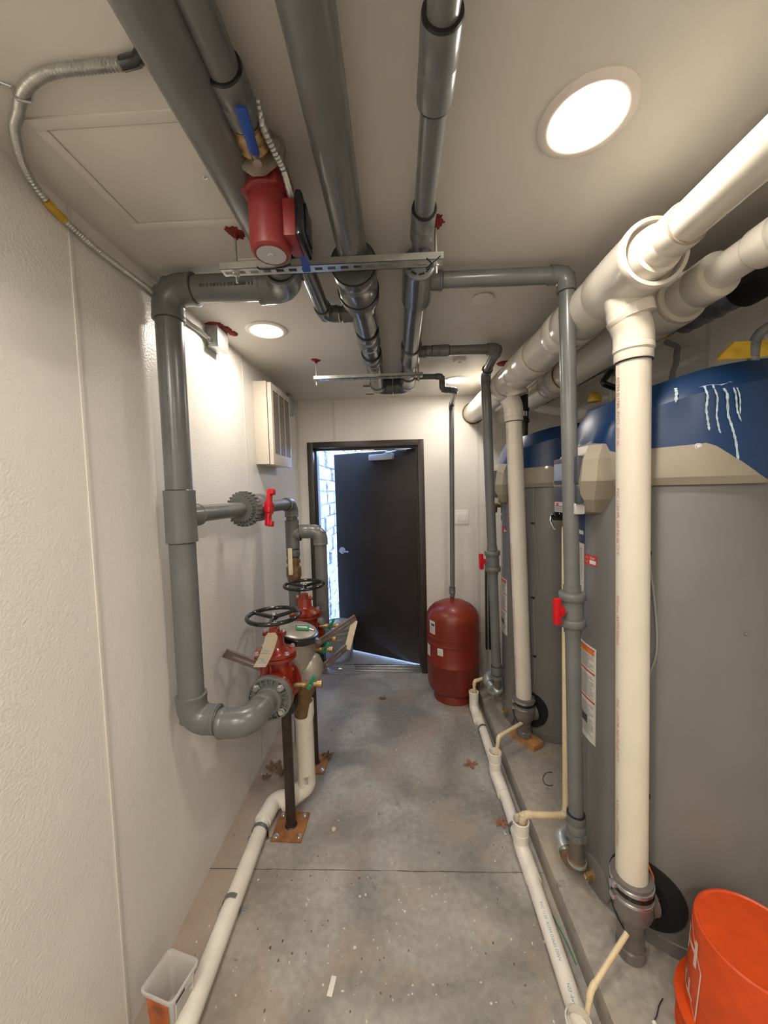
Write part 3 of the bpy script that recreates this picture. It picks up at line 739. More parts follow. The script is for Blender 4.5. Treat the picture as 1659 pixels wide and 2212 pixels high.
bm = nb(); tube(bm, spline([(.10, 1.123, 2.322), (.115, 1.118, 2.300), (.098, 1.122, 2.292), (.14, 1.12, 2.325)], 6), .002, 6)
tag(obj('tie_wire', bm, 'black', loc=(.12, 1.12, 2.32)), 'crossed black tie wire at the right end of the nearer hanger', 'wire')

# ============================================================ WHITE DUCTS
ZW = 2.262
par = thing('white_duct', 'nearer of the two thick white ceiling ducts, with a stepped tee', 'duct', (.66, 1.2, ZW))
W0 = V((.715, -1.8, ZW)); W1 = V((.695, .97, ZW)); W2 = V((.66, 3.25, 2.285)); wd_ = (W2-W1).normalized()
def onw(y): return W1+wd_*((y-W1.y)/wd_.y)
f_pipe(par, W0, onw(1.03), .0455, 'duct_pvc')
f_coupling(par, onw(.985), wd_, .10, .0455, 'duct_pvc', k=1.14, seam='seam_white')
bm = nb(); c = onw(1.025)
lathe(bm, c, wd_, [(0, .052), (.002, .062), (.012, .064), (.03, .066), (.045, .066)], 48)
lathe(bm, c+wd_*.015, wd_, [(0, .078), (.0, .088), (.006, .090), (.020, .090), (.024, .0875), (.14, .087), (.15, .086), (.22, .0855), (.225, .083)], 48, cap=False)
lathe(bm, c+wd_*.015, wd_, [(0, .078), (.03, .077), (.031, .01)], 48, cap=False)
br_c = onw(1.165); bdv = V((.24, -.0, -.97)).normalized()
lathe(bm, br_c-V((.012, 0, 0)), bdv, [(0, .060), (.092, .060), (.094, .0625), (.125, .0625), (.126, .05)], 36)
obj('tee', bm, 'duct_pvc', par)
f_pipe(par, onw(1.18), W2, .083, 'duct_pvc')
f_coupling(par, onw(1.50), wd_, .17, .083, 'duct_pvc', k=1.07, seam='seam_white')
f_coupling(par, onw(1.95), wd_, .30, .083, 'duct_pvc', k=1.07, seam='seam_white')
f_coupling(par, onw(2.35), wd_, .14, .083, 'duct_pvc', k=1.06, seam='seam_white')
bc2 = onw(2.19); bm = nb(); lathe(bm, bc2, bdv, [(0, .056), (.08, .056), (.082, .059), (.105, .059)], 36); obj('branch_socket', bm, 'duct_pvc', par)
bm = nb(); lathe(bm, V((.66, 3.238, 2.285)), (0, -1, 0), [(0, .094), (.004, .092)], 40); obj('wall_sealant', bm, 'bronze', par)

def drop(yy, ex, ez, lab, grp):
    """vertical white exhaust leg from the duct to the rubber boot at the heater"""
    par = thing('white_drop_pipe', lab, 'pipe', (.73, yy, .1), grp)
    e = V((ex, yy, ez)); bb = V((.735, yy, .35)); d = (bb-e).normalized()
    f_elbow(par, e, V((.42, 0, -.9)), d, .0455, 'white_pvc', leg=.056, seam='seam_white')
    f_coupling(par, e+d*.062, d, .052, .0455, 'white_pvc', k=1.13, seam='seam')
    f_pipe(par, e, bb, .0455, 'white_pvc')
    # print
    def P(s, off):      # s: distance down the pipe, off: angle
        c = e+d*s; a = math.radians(off); return c+V((math.cos(a), math.sin(a), 0))*.0459
    s = .13
    a0 = math.degrees(math.atan2(-e.y, -e.x)) % 360-64
    def fn(x, y): return P(s+x, a0+math.degrees(y/.0455))
    for tx in ('ASTM D1785  PVC1  SCH 40', 'PVC 1120 PR 260 PSI @ 73\u00b0F', 'NSF-pw  ASTM D2665', 'PVC 1120 PR 260 PSI @ 73\u00b0F', 'NSF-pw  ASTM D2665'):
        obj('printed_text', text_bm(tx, .017, fn), 'faint_red', par); s += .335
    return par, bb
dA, bA = drop(1.165, .716, 2.105, 'thick white vertical pipe in front of the nearest water heater', 'white vertical drop pipes')
dB, bB = drop(2.20, .680, 2.115, 'thick white vertical pipe in front of the far water heater', 'white vertical drop pipes')

def boot(bb, lab, zbase):
    """rubber coupling, reducing tee and cap under the drop pipe"""
    t = thing('drain_tee', lab, 'pipe fitting', (bb.x, bb.y, zbase), 'grey drain tees at the foot of the white pipes')
    x, y, z = bb; bm = nb()
    lathe(bm, (x, y, z+.03), (0, 0, -1), [(0, .056), (.001, .060), (.06, .061), (.061, .064), (.085, .062), (.10, .064), (.12, .058), (.145, .044), (.155, .040), (.23, .040)], 36)
    lathe(bm, (x, y, z-.075), V((.72, .25, 0)), [(0, .045), (.055, .05), (.065, .052)], 28)
    h = z-.2-zbase
    lathe(bm, (x, y, zbase), (0, 0, 1), [(0, .041), (.012, .043), (.035, .043), (.04, .039), (.05+h, .039)], 36)
    obj('tee_body', bm, 'clear_cap', t)
    for k_, zz in enumerate((z+.018, z-.022)):
        bm = nb(); lathe(bm, (x, y, zz), (0, 0, -1), [(0, .0615), (.001, .0635), (.011, .0635), (.012, .0615)], 40); box(bm, (x-.075, y-.025, zz-.013), (x-.058, y-.005, zz+.002), .003)
        obj('hose_clamp', bm, 'steel', t)
    bm = nb(); lathe(bm, (x, y, z+.002), (0, 0, -1), [(0, .0625), (.012, .0625)], 40); tube(bm, spline([(x-.062, y, z-.01), (x-.066, y-.005, z-.06), (x-.05, y-.012, z-.11), (x-.035, y-.02, z-.14)], 6), .003, 8)
    obj('strap', bm, 'black', t)
    return t
boot(bA, 'grey tee and clamps at the foot of the near white pipe', .1)
boot(bB, 'grey tee and clamps on a wooden block below the far white pipe', .135)
bm = nb(); box(bm, (-.095, -.045, 0), (.095, .045, .036), .002, mtx=Matrix.Translation(V((.745, 2.205, .1))) @ Matrix.Rotation(math.radians(-58), 4, 'Z'))
tag(obj('wood_block', bm, 'wood', loc=(.745, 2.205, .1)), 'short wooden block under the far grey drain tee', 'wood block')

# ---- second duct
par = thing('white_duct', 'thick white ceiling duct nearer the right wall', 'duct', (.95, 1.6, 2.255))
f_pipe(par, (.99, -1.8, 2.255), (.945, 1.26, 2.255), .045, 'duct_pvc')
f_coupling(par, (.955, .98, 2.255), (-.02, 1, 0), .12, .045, 'duct_pvc', seam='duct_pvc')
f_coupling(par, (.948, 1.22, 2.255), (-.02, 1, 0), .14, .052, 'duct_pvc', k=1.25, seam='duct_pvc')
f_pipe(par, (.944, 1.28, 2.255), (.93, 3.24, 2.255), .080, 'duct_pvc')
f_coupling(par, (.942, 1.38, 2.255), (0, 1, 0), .18, .080, 'duct_pvc', k=1.06, seam='seam_white'); f_coupling(par, (.936, 2.2, 2.255), (0, 1, 0), .22, .080, 'duct_pvc', k=1.08, seam='bronze')
bm = nb(); 
for i in range(7):
    a = 205+i*2.2; patch(bm, .941, 0, .0806, 0, 1, 0, 0.0001)
bm.free(); bm = nb()
for i in range(9):
    y0 = 1.47+random.uniform(0, .06); a = math.radians(238+i*3); y1 = y0+random.uniform(.09, .17); a2 = a+math.radians(3.2)
    vs = [bm.verts.new((.9405+.0808*math.cos(q_), yy, 2.255+.0808*math.sin(q_))) for q_, yy in ((a, y0), (a, y1), (a2, y1), (a2, y0))]
    bm.faces.new(vs)
obj('paint_smear', bm, 'smear', par)['label'] = 'pale blue smear on the duct'
# ---- black insulated lines near the right wall
par = thing('black_pipe', 'black insulated pipe above the nearest water heater, by the right wall', 'pipe', (1.2, 1.5, 2.31))
bm = nb(); pts = spline([(1.19, 1.30, 2.306), (1.2, 1.40, 2.306), (1.2, 1.52, 2.31), (1.2, 1.62, 2.315), (1.2, 1.65, 2.318), (1.2, 1.72, 2.318)], 8)
tube(bm, pts, [.047+.003*math.sin(i*1.7) if i < 25 else .027 for i in range(len(pts))], 20); obj('insulation', bm, 'insul', par)
bm = nb(); tube(bm, spline([(1.2, 1.70, 2.318), (1.2, 1.85, 2.315), (1.19, 2.3, 2.31), (1.18, 3.0, 2.31)], 6), .020, 14); obj('hose', bm, 'black', par)
bm = nb(); tube(bm, [(1.16, .75, 2.31), (1.19, 1.34, 2.306)], [.064, .066], 24); obj('end_cap', bm, 'black_foam', par)
bm = nb(); lathe(bm, (1.2, 1.71, 2.318), (0, 1, 0), [(0, .029), (.03, .029)], 20); obj('tape_band', bm, 'yellow_tape', par)
bm = nb(); tube(bm, spline([(.86, -.5, 2.40), (.855, .6, 2.40), (.85, 1.2, 2.405), (.84, 3.2, 2.405)], 5), .022, 14)  # dark pipe whose black strip also stands in for shade between the ducts
tag(obj('black_line', bm, 'black', loc=(.85, .6, 2.4)), 'thin black pipe between the two white ducts, also standing in for ceiling shade', 'pipe')
bm = nb(); tube(bm, spline([(1.50, 2.16, 2.43), (1.52, 2.10, 2.38), (1.49, 2.06, 2.33), (1.46, 2.02, 2.27), (1.42, 1.99, 2.20), (1.38, 1.95, 2.0)], 20), [.014 if i % 2 else .011 for i in range(101)], 10)
tag(obj('flexible_hose', bm, 'gray_cable', loc=(1.46, 2.02, 2.2)), 'grey flexible hose dropping behind the nearest heater cover', 'hose')
# branch fitting at right edge
par = thing('shutoff_valve', 'dark wrapped valve with yellow tape on top of the nearest heater', 'valve', (1.10, 1.13, 2.03))
bm = nb(); tube(bm, spline([(1.05, 1.15, 2.0), (1.06, 1.15, 2.07), (1.09, 1.13, 2.10), (1.16, 1.09, 2.13), (1.25, 1.05, 2.15)], 6), .014, 14); obj('hose', bm, 'insul', par)
bm = nb(); rod(bm, (1.08, 1.13, 2.10), (1.10, 1.12, 2.108), .019, 6); rod(bm, (1.115, 1.11, 2.115), (1.14, 1.10, 2.125), .021, 12); obj('union_nut', bm, 'zinc', par)
bm = nb(); box(bm, (1.10, 1.08, 2.15), (1.16, 1.12, 2.185), .008); rod(bm, (1.14, 1.10, 2.13), (1.14, 1.10, 2.17), .014); obj('valve_body', bm, 'insul', par)
bm = nb(); box(bm, (1.13, 1.06, 2.175), (1.20, 1.10, 2.20), .006); obj('handle', bm, 'red_plastic', par)
bm = nb()
pts = [(.955, 1.16, 2.012), (1.01, 1.165, 2.065), (1.09, 1.13, 2.055), (1.14, 1.12, 2.02), (1.05, 1.14, 2.008)]
a = [bm.verts.new(p) for p in pts]; b = [bm.verts.new(V(p)+V((.002, .012, .003))) for p in pts]
bm.faces.new(a); bm.faces.new(b[::-1])
for i in range(5): bm.faces.new((a[i], a[(i+1) % 5], b[(i+1) % 5], b[i]))
obj('tape', bm, 'yellow_tape', par)['label'] = 'yellow sealing tape'
bm = nb(); lathe(bm, (.985, 1.90, 2.06), (0, 0, 1), [(0, .030), (.02, .032), (.04, .022), (.048, .01)], 14); tag(obj('tape_wad', bm, 'yellow_tape', loc=(.985, 1.9, 2.06)), 'small yellow tape wad behind the nearest heater cover', 'tape')
# far red ball valve in the gap
par = thing('isolation_valve', 'dark valve with red handle between the white ducts and the near heater', 'valve', (1.03, 1.9, 2.2))
bm = nb(); lathe(bm, (1.055, 1.9, 2.37), (0, 0, -1), [(0, .02), (.01, .026), (.03, .026), (.035, .030), (.10, .030), (.105, .027), (.14, .027), (.145, .024), (.19, .024)], 24)
rod(bm, (1.055, 1.9, 2.29), (1.015, 1.88, 2.29), .010); obj('valve_body', bm, 'insul', par)
bm = nb(); box(bm, (.985, 1.865, 2.24), (1.012, 1.895, 2.345), .010); obj('handle', bm, 'red_plastic', par)
bm = nb(); tube(bm, rounded([(1.055, 1.88, 2.20), (.985, 1.84, 2.135), (1.06, 1.85, 2.11)], .012), .014, 14); obj('hose_barb', bm, 'black', par)
bm = nb(); rod(bm, (1.062, 1.9, 2.0), (1.062, 1.9, 2.19), .008); obj('rod', bm, 'silver', par)
# black union on the far heater's line
par = thing('union_fitting', 'black plastic union above the far heater, behind its white pipe', 'pipe fitting', (.80, 2.30, 2.0))
bm = nb(); lathe(bm, (.80, 2.38, 2.22), (0, 0, -1), [(0, .026), (.08, .026), (.082, .034), (.10, .034), (.102, .029), (.15, .029), (.152, .034), (.17, .034), (.172, .026), (.21, .024), (.26, .022)], 18); obj('union_body', bm, 'black', par)
bm = nb(); box(bm, (.787, 2.346, 2.085), (.795, 2.349, 2.115)); box(bm, (.80, 2.346, 2.085), (.808, 2.349, 2.115)); obj('label', bm, 'white_label', par)

# ============================================================ WATER HEATERS
def topz(x):
    P = [(-.36, 1.83), (-.33, 1.865), (-.29, 1.93), (-.25, 1.955), (-.1, 1.995), (.1, 2.02), (.25, 2.015), (.36, 1.98)]
    for (a, za), (b, zb) in zip(P, P[1:]):
        if x <= b: return za+(zb-za)*max(0, (x-a))/(b-a)
    return P[-1][1]
def trimz(a):      # upper edge of the beige band, a = degrees away from the aisle side
    a = abs(a); P = [(0, 1.80), (12, 1.80), (16, 1.793), (22, 1.768), (28, 1.756), (60, 1.762), (68, 1.765), (72, 1.755), (78, 1.728), (84, 1.70), (90, 1.672), (94, 1.656), (360, 1.656)]
    for (x0, z0), (x1, z1) in zip(P, P[1:]):
        if a <= x1: return z0+(z1-z0)*(a-x0)/(x1-x0)
    return 1.655
HC = V((1.02, 1.42, .1)); HR = .31
def heater():
    t = thing('water_heater', 'nearest grey water heater, with dried drips on its blue cover', 'water heater', HC, 'grey water heaters with blue covers')
    cx, cy = HC.x, HC.y
    bm = nb(); lathe(bm, (cx, cy, .1), (0, 0, 1), [(0, HR-.006), (.004, HR-.001), (.045, HR), (.047, HR+.003), (.052, HR+.003), (.054, HR), (1.53, HR), (1.555, HR-.004)], 96)
    for zz, aa in ((.545, 199.9), (1.2, 270)): hexbolt(bm, V((cx, cy, zz))+V((math.cos(math.radians(aa)), math.sin(math.radians(aa)), 0))*HR, V((math.cos(math.radians(aa)), math.sin(math.radians(aa)), 0)), .005, .006)
    obj('tank', bm, 'tank_gray', t)
    # blue cover
    bm = nb(); NS = 90; rings = []
    for j in range(9):
        row = []
        for i in range(NS):
            a = 2*PI*i/NS; c_, s_ = math.cos(a), math.sin(a)
            r = [.322, .326, .326, .322, .305, .275, .20, .11, .02][j]; x, y = r*c_, r*s_
            tz = topz(x)
            z = [1.652, 1.70, 1.80, tz-.075, tz-.042, tz-.006, tz, tz+.002, tz+.003][j]
            if j >= 6: z -= .006*(y/.3)**2
            row.append(bm.verts.new((cx+x, cy+y, z)))
        rings.append(row)
    for j in range(8):
        for i in range(NS): bm.faces.new((rings[j][i], rings[j][(i+1) % NS], rings[j+1][(i+1) % NS], rings[j+1][i]))
    bm.faces.new(rings[-1]); bm.faces.new(rings[0][::-1])
    cov = obj('cover', bm, 'shroud_blue', t, ang=16)
    # beige band
    bm = nb(); R0 = .331; n = 150; lo = []; md = []; m2 = []; hi = []; inn = []
    for i in range(n+1):
        da = -96+192*i/n; a = math.radians(180+da); c_, s_ = math.cos(a), math.sin(a); zt = trimz(da)
        zm = min(zt-.002, 1.715); zb = 1.645; zl = min(1.668, zm-.001)
        inn.append(bm.verts.new((cx+.318*c_, cy+.318*s_, zb)))
        lo.append(bm.verts.new((cx+.324*c_, cy+.324*s_, zb))); md.append(bm.verts.new((cx+(R0+.004)*c_, cy+(R0+.004)*s_, zl)))
        m2.append(bm.verts.new((cx+(R0+.004)*c_, cy+(R0+.004)*s_, zm))); hi.append(bm.verts.new((cx+.3275*c_, cy+.3275*s_, zt)))
    for i in range(n):
        for a_, b_ in ((inn, lo), (lo, md), (md, m2), (m2, hi)): bm.faces.new((a_[i], a_[i+1], b_[i+1], b_[i]))
    band = obj('trim_band', bm, 'beige_plastic', t, ang=14)
    bm = nb(); a = math.radians(244.6); hexbolt(bm, V((cx, cy, 1.757))+V((math.cos(a), math.sin(a), 0))*.328, (math.cos(a), math.sin(a), 0), .006, .005); obj('screw', bm, 'steel', band)
    # control head
    bm = nb(); rows = []
    for z, xf, W_ in ((1.795, -.335, .100), (1.790, -.350, .118), (1.74, -.377, .142), (1.665, -.388, .152), (1.60, -.380, .122), (1.555, -.358, .085), (1.548, -.340, .075)):
        rows.append([bm.verts.new((cx+x, cy+y, z)) for x, y in ((-.262, -W_), (xf+.035, -W_*.98), (xf, -W_*.76), (xf, W_*.76), (xf+.035, W_*.98), (-.262, W_))])
    for p_, q_ in zip(rows, rows[1:]):
        for i in range(6): bm.faces.new((p_[i], p_[(i+1) % 6], q_[(i+1) % 6], q_[i]))
    bm.faces.new(rows[0]); bm.faces.new(rows[-1][::-1])
    ch = obj('control_head', bm, 'beige_plastic', t, ang=10)
    bm = nb(); X = cx-.388
    box(bm, (X-.006, cy-.10, 1.655), (X+.02, cy+.10, 1.755), .008); box(bm, (X-.004, cy-.10, 1.585), (X+.02, cy+.10, 1.648), .006)
    obj('bezel', bm, 'bezel', ch)
    bm = nb(); box(bm, (X-.009, cy-.045, 1.670), (X, cy+.085, 1.735), .003); obj('display', bm, 'screen', ch)
    bm = nb(); box(bm, (X-.007, cy-.085, 1.548), (X+.03, cy+.085, 1.588), .004)
    for i in range(3): box(bm, (X-.009, cy-.08, 1.555+i*.008), (X-.005, cy+.075, 1.558+i*.008), mi=1)
    box(bm, (X-.010, cy+.045, 1.572), (X-.005, cy+.06, 1.584), mi=2)
    obj('button_strip', bm, ['silver', 'ink_gray', 'ink_red'], ch)
    # labels
    bm = nb(); R1 = HR+.0008
    patch(bm, cx, cy, R1, 160, 192, .672, 1.045)
    R2 = HR+.0013; zt = 1.045
    patch(bm, cx, cy, R2, 162, 190.5, zt-.012, zt-.008, 3); patch(bm, cx, cy, R2, 163, 190, zt-.032, zt-.012, 2)
    for zz in (zt-.105, zt-.215): patch(bm, cx, cy, R2, 161, 191, zz, zz+.007, 3)
    zz = zt-.04
    while zz > .69:
        if not any(abs(zz-q_) < .012 for q_ in (zt-.105, zt-.215)):
            random.seed(int(zz*1000)); patch(bm, cx, cy, R2, 163+random.uniform(0, 3), 189.5-random.uniform(0, 5)*(random.random() < .5), zz, zz+.0028, 1)
        zz -= .0062
    patch(bm, cx, cy, R2+.0004, 170, 183, .735, .765, 4)
    o = obj('warning_label', bm, ['white_label', 'ink_gray', 'ink_orange', 'ink_red', 'ink'], t); o['label'] = 'long white label with orange and red stripes'
    bm = nb(); patch(bm, cx, cy, R1, 155, 177, 1.12, 1.425); patch(bm, cx, cy, R1, 155, 177.2, 1.425, 1.55, 1); patch(bm, cx, cy, R2, 156, 176.5, 1.545, 1.549, 0); patch(bm, cx, cy, R2, 165, 176, 1.46, 1.475, 0)
    for i in range(40): patch(bm, cx, cy, R2, 158, 172+random.uniform(0, 4), 1.13+i*.007, 1.1325+i*.007, 2)
    o = obj('data_label', bm, ['white_label', 'navy', 'ink_gray'], t); o['label'] = 'narrow white label with a navy top'
    bm = nb(); patch(bm, cx, cy, R1, 178, 192, 1.352, 1.392); patch(bm, cx, cy, R2, 184.5, 191, 1.358, 1.372, 1)
    for i in range(12):
        a0_ = 181+1.9*math.cos(2*PI*i/12); a1_ = 181+1.9*math.cos(2*PI*(i+1)/12)
        if abs(a0_-a1_) > .1: patch(bm, cx, cy, R2, a0_, a1_, 1.372+.010*math.sin(2*PI*(i+.5)/12)-.0006, 1.372+.010*math.sin(2*PI*(i+.5)/12)+.0006, 1, 1)
    def fns(x, y): a = math.radians(184.6+math.degrees(x/HR)); return (cx+R2*math.cos(a), cy+R2*math.sin(a), 1.376+y)
    text_bm('TEAM', .011, fns, 1, bm)
    o = obj('sticker', bm, ['ink_red', 'white_label'], t); o['label'] = 'small red sticker'
    # drain plug
    def sp(a, z, r=HR): a = math.radians(a); return V((cx+r*math.cos(a), cy+r*math.sin(a), z))
    bm = nb(); a = math.radians(193); ax = V((math.cos(a), math.sin(a), 0))
    lathe(bm, sp(193, .160, HR-.012), ax, [(0, .070), (.014, .070), (.016, .066), (.018, .02)], 40); dp = obj('drain_plate', bm, 'tank_gray', t)
    bm = nb(); lathe(bm, sp(191.5, .163, HR), ax, [(0, .020), (.012, .020), (.014, .016), (.035, .016), (.036, .012), (.03, .008)], 8); obj('drain_plug', bm, 'brass', dp)
    # foam gasket where the exhaust enters
    bm = nb(); a = math.radians(225.5); ax = V((math.cos(a), math.sin(a), 0)); N_ = 40; u_ = V((-math.sin(a), math.cos(a), 0))
    ctr = []; 
    for rr, off in ((.112, .001), (.110, .010), (.06, .012), (.055, .002)):
        row = []
        for i in range(N_):
            th = 2*PI*i/N_; du = rr*math.cos(th); dz = rr*math.sin(th); aa = a+du/HR
            row.append(bm.verts.new((cx+(HR+off)*math.cos(aa), cy+(HR+off)*math.sin(aa), .278+dz)))
        ctr.append(row)
    for j in range(3):
        for i in range(N_): bm.faces.new((ctr[j][i], ctr[j][(i+1) % N_], ctr[j+1][(i+1) % N_], ctr[j+1][i]))
    bm.faces.new(ctr[3])
    obj('foam_gasket', bm, 'black_foam', t)
    bm = nb(); tube(bm, spline([sp(224, .42, HR+.004), sp(227, .39, HR+.014), sp(229.5, .36, HR+.016), sp(229, .325, HR+.014), sp(226, .325, HR+.012), sp(224, .35, HR+.010)], 8), .0035, 8); obj('pull_loop', bm, 'orange_wire', t)['label'] = 'orange wire loop'
    # cable down the front
    bm = nb(); tube(bm, spline([sp(231, 1.65, HR+.003), sp(231, 1.43, HR+.004), sp(234, 1.28, HR+.006), sp(235.5, 1.12, HR+.006), sp(231, .98, HR+.004), sp(232.5, .7, HR+.004), sp(232, .46, HR+.004), sp(228, .38, HR+.004)], 10), .0032, 8)
    cb = obj('cable', bm, 'gray_cable', t)
    for zz, aa in ((1.43, 231), (.98, 231), (.62, 232.5)):
        bm = nb(); p = sp(aa, zz, HR+.004); lathe(bm, p-V((0, 0, .006)), (0, 0, 1), [(0, .007), (.012, .007)], 12); rod(bm, p, p+V((-.018, 0, .002)), .003, 8); obj('cable_clip', bm, 'black', cb)
    cb.rotation_euler.z = math.radians(-6.5)
    # relief valve
    a = math.radians(141); o_ = V((cx+HR*math.cos(a), cy+HR*math.sin(a), 1.52)); e_ = V((.714, 1.615, 1.52))
    bm = nb(); rod(bm, o_, e_, .016); rod(bm, e_, e_+V((-.002, 0, -.05)), .015, r1=.013); bmesh.ops.create_icosphere(bm, subdivisions=3, radius=.021, matrix=Matrix.Translation(e_)); rv = obj('relief_valve', bm, 'bronze', t)
    dv = V((-1, -.1, .02)).normalized()
    bm = nb(); lathe(bm, e_+dv*.012, dv, [(0, .018), (.004, .019), (.018, .019), (.020, .016), (.022, .018), (.036, .017), (.038, .008), (.05, .007)], 16); obj('bonnet', bm, 'black', rv)
    bm = nb(); q_ = e_+dv*.052; tube(bm, [q_+V((0, 0, .008)), q_+V((-.008, 0, .006)), q_+V((-.012, -.002, -.02)), q_+V((.006, -.004, -.058))], .0028, 6); tube(bm, [q_+V((-.008, .006, .006)), q_+V((-.004, .008, -.02)), q_+V((.014, .006, -.056))], .0028, 6); obj('lever', bm, 'steel', rv)
    return t
H1 = heater()
H2 = dup(H1, (1.0, 2.47, .1), 'grey water heater farther back, beside the red tank')
for c_ in H2.children:
    if c_.name.startswith('cable'): c_.rotation_euler.z = 0
# dried drips only on the near cover
cov = [c for c in H1.children if c.name.startswith('cover')][0]
bm = nb()
def cvp(ang_, z, off=.0012):
    a = math.radians(ang_); r = .326 if z < 1.86 else .326-.018*max(0, (z-1.90))/.06
    return V((HC.x+(r+off)*math.cos(a), HC.y+(r+off)*math.sin(a), z))
def drip(path, w_):
    P = []
    for (a0, z0), (a1, z1) in zip(path, path[1:]):
        for k_ in range(6): P.append((a0+(a1-a0)*k_/6, z0+(z1-z0)*k_/6))
    P.append(path[-1]); L_ = []; R_ = []
    for i, (a, z) in enumerate(P):
        ww = w_*(1+.35*math.sin(i*2.1)) if i < len(P)-1 else w_*.3
        L_.append(bm.verts.new(cvp(a-ww, z))); R_.append(bm.verts.new(cvp(a+ww, z)))
    for i in range(len(P)-1): bm.faces.new((L_[i], R_[i], R_[i+1], L_[i+1]))
drip([(247, 1.93), (248, 1.90), (247.5, 1.86), (248.5, 1.82), (249, 1.80)], .45)
drip([(250.5, 1.93), (252, 1.89), (251.7, 1.84), (253, 1.80), (253.6, 1.79)], .38)
drip([(254, 1.93), (255.8, 1.90), (256.4, 1.84), (258.5, 1.80), (260, 1.765), (261.5, 1.70)], .5)
drip([(258.5, 1.93), (259.5, 1.89), (260.2, 1.85), (262, 1.82)], .4); drip([(260, 1.925), (261.3, 1.88), (261.5, 1.84)], .3)
drip([(245.5, 1.928), (249, 1.932), (254, 1.928), (256.5, 1.932)], .8); drip([(235, 1.935), (235.5, 1.92), (235.2, 1.89)], .6); drip([(258, 1.935), (260, 1.932)], 1.2)
obj('dried_drips', bm, 'smear', cov)['label'] = 'pale dried drips'

# ============================================================ RED EXPANSION TANK
EX = V((.408, 2.88, 0))
t = thing('expansion_tank', 'red steel expansion tank on the floor right of the door', 'tank', EX)
bm = nb(); lathe(bm, EX, (0, 0, 1), [(.055, .12), (.062, .155), (.085, .185), (.12, .202), (.30, .205), (.302, .2065), (.308, .2065), (.31, .205), (.46, .205), (.462, .208), (.472, .208), (.474, .206), (.51, .206), (.512, .208), (.522, .208), (.524, .205), (.62, .205), (.665, .200), (.70, .185), (.735, .150), (.76, .10), (.775, .05), (.778, .02)], 72); tk = obj('tank_shell', bm, 'red_tank', t)
bm = nb(); lathe(bm, EX, (0, 0, 1), [(0, .152), (.004, .158), (.012, .156), (.05, .150), (.07, .140)], 60); obj('base_ring', bm, 'red_tank', t)
bm = nb(); lathe(bm, EX+V((0, 0, .775)), (0, 0, 1), [(0, .016), (.02, .016), (.022, .02), (.03, .02)], 12); obj('inlet', bm, 'red_paint', t)
bm = nb(); patch(bm, EX.x, EX.y, .2058, 205, 222, .55, .65); patch(bm, EX.x, EX.y, .2063, 212, 220, .61, .63, 1)
for i in range(5): patch(bm, EX.x, EX.y, .2063, 207, 219, .558+i*.01, .562+i*.01, 2)
text_bm('AM', .03, lambda x, y: (EX.x+.2064*math.cos(math.radians(209)+x/.206), EX.y+.2064*math.sin(math.radians(209)+x/.206), .612+y*.8), 1, bm)
obj('label', bm, ['white_label', 'ink', 'ink_gray'], tk)
bm = nb(); patch(bm, EX.x, EX.y, .2065, 228, 241, .40, .455)
for i in range(6): patch(bm, EX.x, EX.y, .207, 230, 239, .405+i*.007, .408+i*.007, 1)
obj('label', bm, ['white_label', 'smear'], tk)
bm = nb(); patch(bm, EX.x, EX.y, .2065, 190, 205, .36, .45); obj('label', bm, 'white_label', tk)

